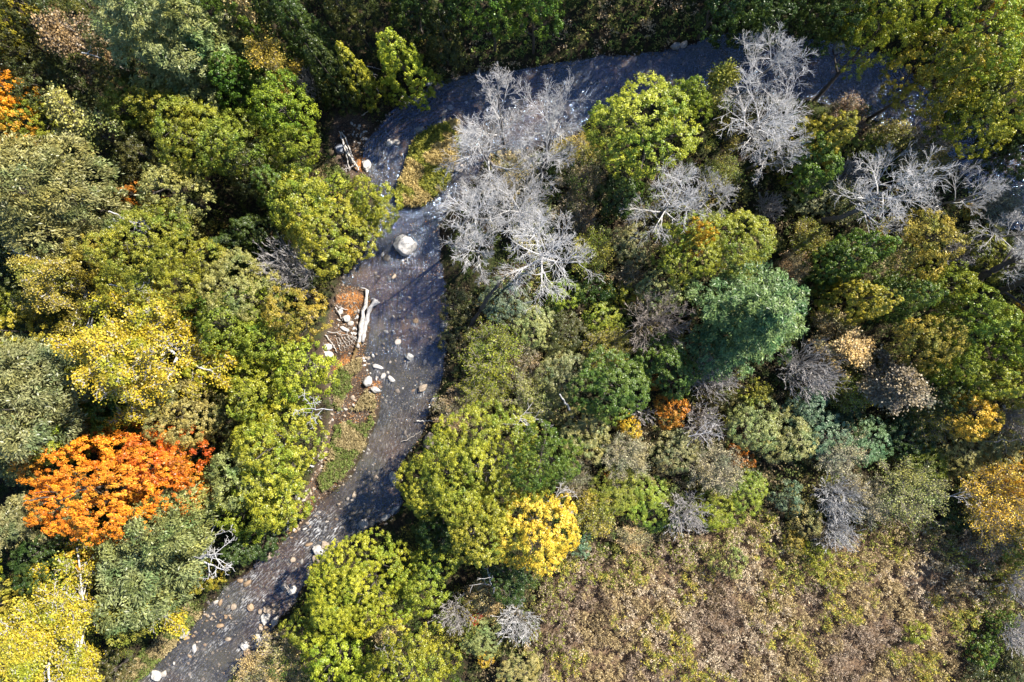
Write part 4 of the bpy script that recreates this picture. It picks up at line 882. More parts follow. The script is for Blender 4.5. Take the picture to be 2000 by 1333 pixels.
# px, py, radius px, aspect, angle deg, tone, label
BOULDERS = [
 (790,479,25,1.12,0,'w','large white boulder with dark cracks standing alone in the creek'),
 (664,291,12,1.15,40,'b','blue-grey boulder on the bank beside the driftwood bundle'),
 (714,322,13,1.5,100,'w','oblong pale boulder at the water below the driftwood bundle'),
 (759,278,9,1.15,70,'w','rounded white stone midstream, left of its tan-joined neighbour'),
 (774,276,8,1.3,0,'p','smaller pale stone joined to the right of the white midstream stone'),
 (818,252,9,1.3,-20,'g','grey stone at the upper left tip of the grassy island'),
 (811,194,9,1.3,70,'g','grey slab-like stone in shade at the north bank by the cedar'),
 (934,137,8,1.3,80,'g','grey stone near the north bank in blue water'),
 (880,208,7,1.4,0,'b','bluish wet stone in the dark water above the island'),
 (894,327,11,1.2,30,'p','pale stone at the foot of the dense silver tree by the island'),
 (866,229,6,1.5,80,'p','small pale stone on the upper rim of the grassy island'),
 (838,161,9,1.6,40,'b','blue-grey rock on the north bank below dull olive cedar'),
 (1640,90,15,1.5,70,'g','grey rock by the creekside bush on the upper right stream'),
 (1320,88,9,1.2,10,'g','grey stone at the north bank of the blue stream, left of two'),
 (1338,84,8,1.2,40,'p','paler stone at the north bank of the blue stream, right of two'),
 (867,635,9,1.2,60,'g','grey boulder against the right bank opposite the logs'),
 (799,697,9,1.2,0,'g','rounded grey stone midstream below the logs'),
 (824,759,10,1.8,35,'t','flat tan stone midstream in the shade stripes'),
 (763,741,7,1.4,-40,'w','angular white stone beside the upper gravel strip, right of two'),
 (747,735,6,1.6,60,'w','slim white stone beside the upper gravel strip, left of two'),
 (737,718,8,1.8,-20,'w','wedge-shaped white stone in the shallows below the logs'),
 (717,746,11,1.2,60,'w','whitest block on the gravel strip, with rusty litter beside it'),
 (733,762,9,1.7,-15,'w','long white block touching the grass tuft below the whitest block'),
 (720,771,7,1.3,0,'p','pale stone wedged under the long white block'),
 (676,622,9,1.2,0,'w','round white stone left of the logs, largest of the pile'),
 (672,643,8,1.4,-20,'w','white stone low in the pile left of the logs'),
 (664,608,6,1.2,60,'w','white stone at the upper left of the pile by the logs'),
 (684,632,6,1.3,10,'p','pale stone in the pile, close against the first log'),
 (639,678,9,1.2,10,'w','white stone at the forest edge by the curved branch, upper of two'),
 (641,693,9,1.4,-40,'w','white stone at the forest edge by the curved branch, lower of two'),
 (846,787,8,1.2,60,'g','grey stone at the right bank above the brown bush'),
 (811,627,6,1.2,20,'o','orange-stained stone in the sunlit shallows right of the logs'),
 (776,668,7,1.2,40,'p','pale stone in the shallows, centre of the creek below the logs'),
 (768,540,5,1.5,50,'t','tan stone in still water between boulder and logs'),
 (769,936,13,1.25,80,'g','grey angular boulder at the edge of the golden-green crown'),
 (735,934,8,1.2,40,'t','tan rock midstream left of the grey angular boulder'),
 (709,1025,12,1.1,70,'p','smooth grey-white boulder on the right edge of the riffle'),
 (725,1023,8,1.3,80,'t','mottled stone right of the smooth grey-white boulder'),
 (772,996,8,1.2,30,'g','grey stone in the dark bay under the wide tree, uppermost of three'),
 (766,1003,6,1.2,60,'g','grey stone in the dark bay under the wide tree, middle of three'),
 (752,1013,8,1.3,20,'g','grey stone in the dark bay under the wide tree, lowest of three'),
 (622,1078,14,1.5,-25,'w','broad white boulder at the head of the riffle'),
 (632,1068,11,1.1,60,'t','tan-topped boulder leaning on the broad white boulder'),
 (616,1096,10,1.2,70,'t','rounded tan stone below the broad white boulder'),
 (601,1066,7,1.4,20,'o','rusty stone left of the broad white boulder'),
 (570,1096,6,1.2,50,'t','brown stone midstream left of the rounded tan stone'),
 (568,1156,10,1.2,50,'w','white block by the bright riffle-side tree'),
 (554,1149,9,1.2,-20,'p','pale pink stone left of the white block'),
 (535,1216,10,1.7,65,'w','long white stone on the lower right bank'),
 (515,1213,10,1.2,80,'w','white stone with a dark base left of the long white one'),
 (517,1206,7,1.3,0,'w','white stone capping the dark-based one'),
 (519,1194,9,1.1,10,'t','tan stone above the white lower-bank pair'),
 (506,1249,12,1.2,-30,'w','rough white boulder near the tan brush'),
 (518,1255,6,1.2,80,'p','pale stone right of the rough white boulder'),
 (475,1264,11,1.2,10,'w','white boulder in the lower creek, above a brown one'),
 (480,1279,9,1.1,80,'o','brown mottled stone under the white lower-creek boulder'),
 (302,1322,13,1.4,-40,'w','white boulder at the bottom edge, larger of the pair'),
 (315,1320,8,1.2,30,'p','pale stone at the bottom edge, smaller of the pair'),
 (376,1270,7,1.5,80,'w','small white stone alone in the lower creek shallows'),
 (357,1242,10,1.7,30,'p','grey-tan slab at the grassy left bank of the lower creek'),
 (361,1250,7,1.4,10,'o','yellow-brown stone below the grey-tan slab'),
 (480,1143,8,1.5,30,'o','yellow-brown stone at the head of the left-bank riffle, larger'),
 (466,1137,6,1.2,0,'o','yellow-brown stone at the head of the left-bank riffle, smaller'),
 (486,1189,9,1.1,20,'o','reddish stone breaking the lower riffle'),
 (453,1189,7,1.3,60,'t','tan stone on the brown shallows of the lower riffle'),
 (427,1226,6,1.4,0,'o','orange stone above the lower white rapid'),
 (443,1252,6,1.2,0,'t','tan stone below the lower white rapid'),
 (524,1089,8,1.2,60,'t','tan stone at the dark left bank of the riffle'),
 (556,1034,8,1.3,30,'b','grey-blue stone under the left bank trees by the riffle'),
 (565,1030,5,1.2,50,'w','white stone beside the grey-blue bank stone'),
 (583,969,7,1.3,80,'w','white oval stone at the trees edge on the gravel strip'),
 (611,909,5,1.2,0,'w','white stone high on the gravel strip beside yellow trees'),
 (690,968,6,1.3,60,'t','tan stone in the fast water below the grass spit'),
 (427,1181,6,1.8,60,'o','orange sliver of rock on the brown shallows'),
 (418,1180,6,1.3,30,'p','pale stone left of the orange sliver of rock'),
 (602,1108,4,1.2,0,'g','small grey stone under the rounded tan one'),
 (600,1124,4,1.2,0,'w','small white stone by the bright riffle-side tree'),
 (838,862,15,1.6,80,'d','flat drowned grey slab at the right bank above the wide tree'),
 (790,847,5,1.4,70,'d','dark snag stone where the shade stripes meet'),
]
# scattered stones that nothing tells apart: (area outline, how many, radius px range, tones, label, group)
SCATTER = [
 ([(648,770),(700,770),(690,830),(640,850)],18,(2.5,4.5),'tpt','small tan or pinkish stone on the brown gravel under the green grass clump','stones of the upper gravel strip'),
 ([(612,880),(640,850),(640,900),(610,960),(585,1000),(585,960)],30,(2.5,4.5),'ttp','small tan stone on the narrow gravel strip beside the yellow trees','stones of the narrow gravel strip'),
 ([(552,1020),(590,1000),(600,1030),(560,1060)],14,(3,5),'tow','small rusty or tan stone at the lower tip of the gravel strip','stones of the gravel tip'),
 ([(660,610),(700,600),(700,660),(655,660)],16,(2,4),'wpt','small pale stone among the litter left of the logs','stones left of the logs'),
 ([(700,690),(735,690),(745,740),(720,745)],14,(2.2,4.2),'twp','small pale stone in the shallows just below the logs','stones in the shallows below the logs'),
 ([(680,240),(715,232),(718,270),(690,285)],20,(2,3.6),'wgp','small grey-white stone on the dark bank above the driftwood bundle','stones of the dark bank'),
 ([(790,178),(806,182),(800,200),(775,206)],12,(1.8,3.2),'wtp','small pale stone at the water below the tall bright cedar','stones below the cedar'),
 ([(505,1190),(545,1180),(540,1210),(500,1245)],16,(3,5),'tot','small reddish-tan stone heaped around the white lower-bank pair','stones of the lower right bank'),
 ([(400,1175),(440,1165),(470,1190),(430,1225),(395,1215)],20,(2.4,4.4),'tod','small brown stone in the shallow brown riffle on the lower left','stones of the brown riffle'),
 ([(600,985),(680,975),(740,985),(690,1020),(600,1040)],18,(2.4,4.4),'tpd','small tan stone breaking the surface of the upper riffle','stones of the upper riffle'),
 ([(760,560),(860,560),(850,700),(740,720)],16,(1.8,3.2),'dtp','small half-sunk stone in the clear shallows below the white boulder','half-sunk stones'),
 ([(1000,140),(1300,110),(1350,140),(1060,190)],12,(2.5,4.5),'dgp','small dark stone in the blue shaded stream','stones of the shaded stream'),
 ([(940,140),(1010,145),(980,180),(900,195)],10,(2.2,4.0),'gbp','small bluish stone in dark water above the curved silver branches','stones of the dark bend'),
 ([(300,1290),(380,1235),(400,1260),(330,1320)],8,(2.4,4),'tow','small rust-coloured stone along the grassy bank at the bottom','stones along the grassy bank'),
]
def build_stones():
    protos = [stone_mesh(s, 3) for s in range(7)]; big = [stone_mesh(100+s, 5, 0.8) for s in range(4)]
    for me in protos+big: me.materials.append(M_STONE)
    rng = random.Random(5)
    def put(px, py, r, asp, ang, tone, label, name, group, lift=0.30):
        x, y = at(px, py, 0); R = r*H/F; g = max(gz(x, y), WATER_Z-0.12)
        me = (big if r > 8 else protos)[rng.randrange(4 if r > 8 else 7)]
        o = bpy.data.objects.new(name, me); COL.objects.link(o); b = R/math.sqrt(asp)
        hz = min(R*0.9, 1.0); o.scale = (R*math.sqrt(asp), b, hz); o.rotation_euler = (rng.uniform(-.15, .15), rng.uniform(-.15, .15), math.radians(ang)+rng.uniform(-.1, .1))
        o.location = (x, y, max(g+hz*(lift if r > 8 else 0.06), WATER_Z+hz*(0.12 if r > 8 else -0.02))); j = rng.uniform(0.88, 1.12); set_tint(o, [c*j for c in STONE_T[tone]])
        tag(o, label, 'boulder' if name == 'boulder' else 'stone', group); return o
    for px, py, r, asp, ang, tone, label in BOULDERS: put(px, py, r, asp, ang, tone, label, 'boulder' if r >= 9 else 'stone', 'boulders and stones of the creek')
    for poly, n, (r0, r1), tones, label, group in SCATTER:
        P = np.array(poly, float); lo, hi = P.min(0), P.max(0); k = 0; tries = 0
        while k < n and tries < 4000:
            tries += 1; p = (rng.uniform(lo[0], hi[0]), rng.uniform(lo[1], hi[1]))
            if not inside(np.array([p]), P)[0]: continue
            if any((p[0]-b[0])**2+(p[1]-b[1])**2 < (b[2]+4)**2 for b in BOULDERS): continue
            put(p[0], p[1], rng.uniform(r0, r1), rng.uniform(1, 1.5), rng.uniform(0, 360), tones[k % len(tones)], label, 'stone', group); k += 1
def build_gravel():
    """pebbles nobody could count: creek bed and gravel strips"""
    rng = np.random.default_rng(3); n = 150000; P = np.stack([rng.uniform(-36, 50, n), rng.uniform(-32, 29, n)], 1)
    z, dc, di, db = ground(P, True); keep = ((dc < 0.35) & (rng.random(n) < 0.5)) | (db < 0.1); keep &= di > 0.1
    P, z, db = P[keep], z[keep], db[keep]; n = len(P); s = 0.034*np.exp(rng.normal(size=n)*0.55)*np.where(db < 0.1, 1.0, 1.45)
    V0 = np.array([[1,0,0],[0,1,0],[-1,0,0],[0,-1,0],[.55,.5,.62],[-.5,.6,.62],[-.6,-.5,.6],[.5,-.6,.6]])
    Q0 = np.array([[0,1,5,4],[1,2,6,5],[2,3,7,6],[3,0,4,7],[4,5,6,7]]); a = rng.random(n)*6.28; ca, sa = np.cos(a), np.sin(a)
    V = V0[None]*s[:,None,None]*np.stack([rng.uniform(.8,1.5,n), rng.uniform(.7,1,n), rng.uniform(.5,1,n)], 1)[:,None]
    V = np.stack([V[...,0]*ca[:,None]-V[...,1]*sa[:,None], V[...,0]*sa[:,None]+V[...,1]*ca[:,None], V[...,2]], -1)+np.column_stack([P, z-0.005])[:,None]
    Q = (Q0[None]+np.arange(n)[:,None,None]*8).reshape(-1, 4)
    tones = np.array([(.11,.095,.08), (.20,.165,.13), (.30,.24,.185), (.16,.15,.14), (.38,.35,.31), (.36,.24,.14), (.58,.54,.49)]); ti = rng.choice(7, n, p=[.27,.24,.17,.15,.08,.06,.03])
    fc = np.repeat(tones[ti]*rng.uniform(.8, 1.2, (n, 1)), 5, 0)
    tag(link('gravel', mesh_np('gravel', V.reshape(-1, 3), Q, {'fc': fc}), M_GRIT), kind='stuff')

# ---------------------------------------------------------------- ground cover
def pol(p): return poly_w(p)
def herb_mesh(name, P, z, rng, n_leaf, height, spread, size, cols, narrow=0.7, upright=0.4, heads=None):
    n = len(P); ti = np.repeat(np.arange(n), n_leaf); m = len(ti); hh = height[ti] if hasattr(height, '__len__') else np.full(m, height)
    t = rng.random(m)**0.7; lean = rng.normal(size=(n, 2))*0.12
    C = np.column_stack([P[ti]+rng.normal(size=(m, 2))*spread*(1.1-0.5*t)[:,None]+lean[ti]*(t*hh)[:,None], z[ti]+0.03+t*hh]); sz = size*rng.uniform(.6, 1.3, m)
    nn = rng.normal(size=(m, 3))*0.6+np.array([0, 0, 1-upright]); U = rng.normal(size=(m, 3))+np.array([0, 0, upright*2.2])
    V, Q = leaf_quads(C, nn, sz, sz*narrow, U, rng); fc = cols[ti]*(0.70+0.6*rng.random((m, 1)))
    return V, Q, fc
def build_cover():
    rng = np.random.default_rng(11)
    # dry meadow plants
    n = 150000; P = np.stack([rng.uniform(1, 56, n), rng.uniform(-42, -10, n)], 1); dm = sd(P, MEADOW_W)+1.6*vnoise(P[:,0], P[:,1], 0.5, 3); P = P[dm < 0.7]
    gap = vnoise(P[:,0], P[:,1], 1.5, 1)*0.6+vnoise(P[:,0], P[:,1], 3.2, 2)*0.75; P = P[gap+0.25*rng.normal(size=len(P)) > 0.0]; n = len(P); z = ground(P)
    k1 = vnoise(P[:,0], P[:,1], 0.28, 5)+0.4*vnoise(P[:,0], P[:,1], 1.1, 6); k2 = vnoise(P[:,0], P[:,1], 0.55, 7)+0.5*vnoise(P[:,0], P[:,1], 2.0, 8); u = rng.random(n)+0.3*vnoise(P[:,0], P[:,1], 2.6, 9)
    tan, mauve, gold, oliv, dark, pale = map(np.array, ((.47,.36,.18), (.35,.265,.185), (.52,.42,.08), (.27,.29,.05), (.15,.11,.06), (.66,.54,.37)))
    cols = np.where((k1 < -0.12)[:,None], mauve, tan)
    cols = np.where((u < 0.14)[:,None], dark, np.where((u > 1.02)[:,None], pale, cols))
    k3 = vnoise(P[:,0], P[:,1], 0.4, 17)+0.5*vnoise(P[:,0], P[:,1], 1.6, 18); cols = np.where(((k3 > 0.42) & (rng.random(n) < .7))[:,None], pale*0.9, cols); cols = np.where(((k3 < -0.55) & (rng.random(n) < .5))[:,None], dark*1.2, cols)
    cols = np.where(((k2 > 0.36) & (u < 0.75))[:,None], np.where((rng.random(n) < .5)[:,None], gold, oliv), cols)
    rim = dm[dm < 0.7] if False else sd(P, MEADOW_W); cols = np.where(((rim > -2.6) & (rng.random(n) < .30) & (P[:,1] > -27))[:,None], oliv, cols)
    hgt = 0.75+0.45*rng.random(n)+0.35*np.clip(k2, -1, 1)
    V1, Q1, f1 = herb_mesh('', P, z, rng, 4, hgt*0.85, 0.06, 0.24, cols*0.8, 0.16, 0.9)
    top = np.column_stack([P+rng.normal(size=(n, 2))*0.06, z+hgt]); ti = np.repeat(np.arange(n), 7); sz = 0.10*rng.uniform(.5, 1.5, len(ti))
    V2, Q2 = leaf_quads(top[ti]+rng.normal(size=(len(ti), 3))*np.array([.065, .065, .10]), rng.normal(size=(len(ti), 3))*.7+np.array([0, 0, .6]), sz*1.3, sz*0.6, None, rng); f2 = cols[ti]*(0.75+0.6*rng.random((len(ti), 1)))
    tag(link('meadow_grass', mesh_np('meadow_grass', np.concatenate([V1, V2]), np.concatenate([Q1, Q2+len(V1)]), {'fc': np.concatenate([f1, f2])}), M_HERB), kind='stuff')
    # undergrowth below trees and between shrubs
    n = 52000; P = np.stack([rng.uniform(-60, 60, n), rng.uniform(-44, 44, n)], 1); z, dc, di, db = ground(P, True)
    ds = sd(P, SCRUB_W); dn = sd(P, NB_W); dm = sd(P, MEADOW_W)+1.6*vnoise(P[:,0], P[:,1], 0.5, 3)
    patch = vnoise(P[:,0], P[:,1], 0.35, 12)+0.4*vnoise(P[:,0], P[:,1], 1.2, 13)
    keep = (dc > 0.15) & (db > 0.1) & (dm > 0.2) & (di > 0.2) & ((ds < 0) | (dn < 0) | (patch+0.5*rng.normal(size=n) > -0.35))
    P, z, ds, dn, patch = P[keep], z[keep], ds[keep], dn[keep], patch[keep]; n = len(P); u = rng.random(n); k2 = vnoise(P[:,0], P[:,1], 0.5, 14)+0.5*vnoise(P[:,0], P[:,1], 1.5, 15)
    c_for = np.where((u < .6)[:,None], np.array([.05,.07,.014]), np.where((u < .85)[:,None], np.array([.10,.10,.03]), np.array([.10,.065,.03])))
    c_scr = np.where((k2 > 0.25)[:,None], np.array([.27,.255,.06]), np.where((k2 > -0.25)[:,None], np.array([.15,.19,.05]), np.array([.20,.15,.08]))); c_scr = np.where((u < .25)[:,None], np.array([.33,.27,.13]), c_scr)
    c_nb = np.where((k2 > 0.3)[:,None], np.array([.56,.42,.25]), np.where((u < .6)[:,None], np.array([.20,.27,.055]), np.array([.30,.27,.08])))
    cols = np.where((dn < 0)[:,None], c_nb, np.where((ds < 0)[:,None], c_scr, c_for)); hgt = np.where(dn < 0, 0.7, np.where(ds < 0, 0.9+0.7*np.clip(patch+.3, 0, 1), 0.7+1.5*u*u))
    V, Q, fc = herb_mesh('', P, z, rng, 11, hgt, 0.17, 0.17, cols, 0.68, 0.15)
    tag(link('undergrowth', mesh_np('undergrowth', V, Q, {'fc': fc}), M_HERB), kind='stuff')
    # saplings and low brush that close the gaps between crowns
    n = 15000; P = np.stack([rng.uniform(-58, 58, n), rng.uniform(-42, 42, n)], 1); dc = sd(P, CREEK_W); ds = sd(P, SCRUB_W); dn = sd(P, NB_W); dm = sd(P, MEADOW_W)+1.6*vnoise(P[:,0], P[:,1], 0.5, 3); db = np.minimum(sd(P, BAR_W), sd(P, BAR2_W)); gr = np.min([sd(P, g) for g in GRASSY_W], axis=0)
    pat = vnoise(P[:,0], P[:,1], 0.30, 21)+0.6*vnoise(P[:,0], P[:,1], 1.0, 22)
    keep = (dc > 0.9) & (dm > 0.3) & (dn > 0.2) & (db > 0.7) & (gr > 0.3) & (pat > -0.35); P, ds, pat, dc, dm = P[keep], ds[keep], pat[keep], dc[keep], dm[keep]; n = len(P); z = ground(P)
    sc = ds < 0; hh = np.where(sc, 0.5+1.1*np.clip(pat+.3, 0, 1.2)*rng.uniform(.5, 1.2, n), (0.8+3.2*np.clip(pat+.3, 0, 1.2)*rng.uniform(.3, 1.1, n)))*np.clip(dc/2.5, .3, 1)*np.clip(dm/2.0+.4, .4, 1); rad = rng.uniform(.28, .6, n)*np.where(sc, .85, 1.15)
    k2 = vnoise(P[:,0], P[:,1], 0.35, 23)+0.6*vnoise(P[:,0], P[:,1], 1.3, 24)+0.25*rng.normal(size=n)
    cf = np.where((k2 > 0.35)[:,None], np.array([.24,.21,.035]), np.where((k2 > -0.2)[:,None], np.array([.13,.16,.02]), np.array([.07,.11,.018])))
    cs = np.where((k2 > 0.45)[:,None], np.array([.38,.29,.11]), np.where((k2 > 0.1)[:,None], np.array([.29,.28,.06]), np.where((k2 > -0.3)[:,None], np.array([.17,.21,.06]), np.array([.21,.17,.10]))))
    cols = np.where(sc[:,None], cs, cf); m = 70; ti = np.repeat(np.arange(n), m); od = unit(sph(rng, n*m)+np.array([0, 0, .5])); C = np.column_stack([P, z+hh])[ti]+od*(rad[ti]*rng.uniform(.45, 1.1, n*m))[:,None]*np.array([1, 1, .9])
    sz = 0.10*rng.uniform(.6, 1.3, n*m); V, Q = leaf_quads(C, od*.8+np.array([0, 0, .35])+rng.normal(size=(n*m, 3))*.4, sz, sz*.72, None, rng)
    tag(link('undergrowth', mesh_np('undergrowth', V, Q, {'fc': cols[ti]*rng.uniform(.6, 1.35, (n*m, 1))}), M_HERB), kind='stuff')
    # grass on the island, the banks and the gravel spits
    Vs, Qs, fs, off = [], [], [], 0
    for poly, dens, hg, tone in [(ISL_W, 95, 0.55, 'i')]+[(g, 95, 0.45, 'g') for g in GRASSY_W]:
        lo, hi = poly.min(0), poly.max(0); m = int((hi[0]-lo[0])*(hi[1]-lo[1])*dens); P = rng.uniform(lo, hi, (m, 2)); P = P[sd(P, poly)+0.18*wob(P[:,0], P[:,1], 3.0) < 0.0]; m = len(P); z = ground(P); u = rng.random(m); k = wob(P[:,0], P[:,1], 1.5, 3)
        if tone == 'i': c = np.where((k > -0.05)[:,None], np.array([.60,.47,.19]), np.where((u < .6)[:,None], np.array([.38,.37,.06]), np.array([.20,.23,.05])))
        else: c = np.where((k > 0.0)[:,None], np.array([.42,.34,.17]), np.where((u < .6)[:,None], np.array([.20,.26,.06]), np.array([.24,.23,.09])))
        V, Q, f = herb_mesh('', P, z, rng, 9, hg*(0.7+0.5*rng.random(m)), 0.09, 0.26, c, 0.22, 0.55); Vs.append(V); Qs.append(Q+off); fs.append(f); off += len(V)
    tag(link('grass', mesh_np('grass', np.concatenate(Vs), np.concatenate(Qs), {'fc': np.concatenate(fs)}), M_HERB), kind='stuff')
    # fallen leaves in rusty mats on the bar and a few afloat
    Vs, Qs, fs, off = [], [], [], 0
    spots = [(g, 130) for g in ORANGE_W]+[(BAR_W, 40), (BAR2_W, 10), (poly_w([(770,430),(860,430),(860,560),(760,540)]), 8)]
    for poly, dens in spots:
        lo, hi = poly.min(0), poly.max(0); m = int((hi[0]-lo[0])*(hi[1]-lo[1])*dens); P = rng.uniform(lo, hi, (m, 2)); P = P[inside(P, poly)]; m = len(P); z = np.maximum(ground(P), WATER_Z+0.02)+0.015; sz = 0.085*rng.uniform(.6, 1.3, m)
        V, Q = leaf_quads(np.column_stack([P, z]), rng.normal(size=(m, 3))*.25+np.array([0, 0, 1]), sz, sz*.75, None, rng); t = np.array([(.55,.20,.03), (.62,.34,.12), (.36,.15,.05), (.6,.45,.28)])[rng.integers(0, 4, m)]
        Vs.append(V); Qs.append(Q+off); fs.append(t*rng.uniform(.7, 1.2, (m, 1))); off += len(V)
    tag(link('fallen_leaves', mesh_np('fallen_leaves', np.concatenate(Vs), np.concatenate(Qs), {'fc': np.concatenate(fs)}), M_HERB), kind='stuff')

# ---------------------------------------------------------------- logs, snags, dead branches
def log_obj(name, pts, r0, r1, tint, label, group=None, cat='log', mat=None, stubs=(), wobble=0.05, zoff=0.0, K=14, owner=None):
    """a trunk lying or leaning through the given (px, py, height above ground) points; stubs: (t, angle deg, length, radius)"""
    rng = np.random.default_rng(len(label)*17+int(pts[0][0])); w = []
    for px, py, hh in pts:
        x, y = at(px, py, hh); w.append((x, y, max(gz(x, y), WATER_Z-0.05)+hh+zoff))
    w = np.array(w); s = np.linspace(0, len(w)-1, K); i = np.minimum(s.astype(int), len(w)-2); f = (s-i)[:,None]
    P = w[i]*(1-f)+w[i+1]*f+np.concatenate([rng.normal(size=(K, 2))*wobble*0.6, rng.normal(size=(K, 1))*wobble*0.4], 1); Rr = np.linspace(r0, r1, K)*(1+0.15*rng.normal(size=K)); Rr[0] *= 1.18
    V, Q = tubes([(P, Rr)], 10); n = 10
    caps = [list(range(0, n))[::-1], list(range((K-1)*n, K*n))]
    me = bpy.data.meshes.new(name); me.from_pydata([tuple(v) for v in V], [], [tuple(q) for q in Q]+[tuple(c) for c in caps]); 
    for p in me.polygons: p.use_smooth = len(p.vertices) == 4
    loc = P[0].copy(); me.transform(Matrix.Translation(-Vector(loc))); o = link(name, me, mat or M_BARK); o.location = loc; set_tint(o, tint)
    if owner:
        t_ = BYLABEL[owner]; o.parent = t_; o.matrix_parent_inverse = Matrix.LocRotScale(t_.location, t_.rotation_quaternion, t_.scale).inverted()
    else: tag(o, label, cat, group)
    if len(stubs):
        for t, ang, L, rr in stubs:
            k = min(int(t*(K-1)), K-2); d = unit(P[k+1]-P[k]); side = np.array([math.cos(math.radians(ang)), math.sin(math.radians(ang)), 0.35]); q = limb(rng, P[k], d*0.6+side, L, rr, rr*0.55, 5, 0.25, 0)
            V2, Q2 = tubes([q], 7); m2 = mesh_np('branch_stub', V2-loc, Q2, smooth=True); b = link('branch_stub', m2, mat or M_BARK, o); set_tint(b, tint)
    return o
def branch_obj(name, base, tip, R, tint, label, seed, levels=3, kids=(4, 3, 2), r0=0.05, group='dead branches', cat='dead branch', nmain=None):
    """a dead bough: main stem from base to tip (px, py, height) with side twigs"""
    rng = np.random.default_rng(seed); b = np.array([*at(base[0], base[1], base[2]), base[2]]); t = np.array([*at(tip[0], tip[1], tip[2]), tip[2]])
    b[2] += gz(b[0], b[1]); t[2] += gz(t[0], t[1]); L = np.linalg.norm(t-b); K = 7; s = np.linspace(0, 1, K)[:,None]; P = b*(1-s)+t*s+rng.normal(size=(K, 3))*L*0.035*np.sin(s*math.pi); out = [(P-b, np.linspace(r0, r0*0.35, K))]; prev = [(out[0], L)]
    for lev in range(levels):
        nx = []
        for (q, LL) in prev:
            for k in range(kids[lev]):
                tt = 0.25+0.72*(k+rng.random())/kids[lev]; f = tt*(len(q[0])-1); i = min(int(f), len(q[0])-2); p = q[0][i]+(q[0][i+1]-q[0][i])*(f-i); d = unit(q[0][i+1]-q[0][i]); sdv = unit(np.cross(d, np.array([0, 0, 1.0])))*(1 if (k+lev) % 2 else -1)+rng.normal(size=3)*0.3; an = math.radians(rng.uniform(30, 62)); l2 = LL*rng.uniform(.3, .55)*(R if lev == 0 else 1)*(1.25-0.6*tt); rr = max(q[1][i]*0.6, 0.014); o = limb(rng, p, d*math.cos(an)+unit(sdv)*math.sin(an), l2, rr, max(rr*0.4, .010), 5, 0.4, 0); nx.append((o, l2))
        out += [o for o, _ in nx]; prev = nx
    V, Q = tubes(out, 5); o = link(name, mesh_np(name, V, Q, smooth=True), M_BARK); o.location = b; set_tint(o, tint); tag(o, label, cat, group); return o
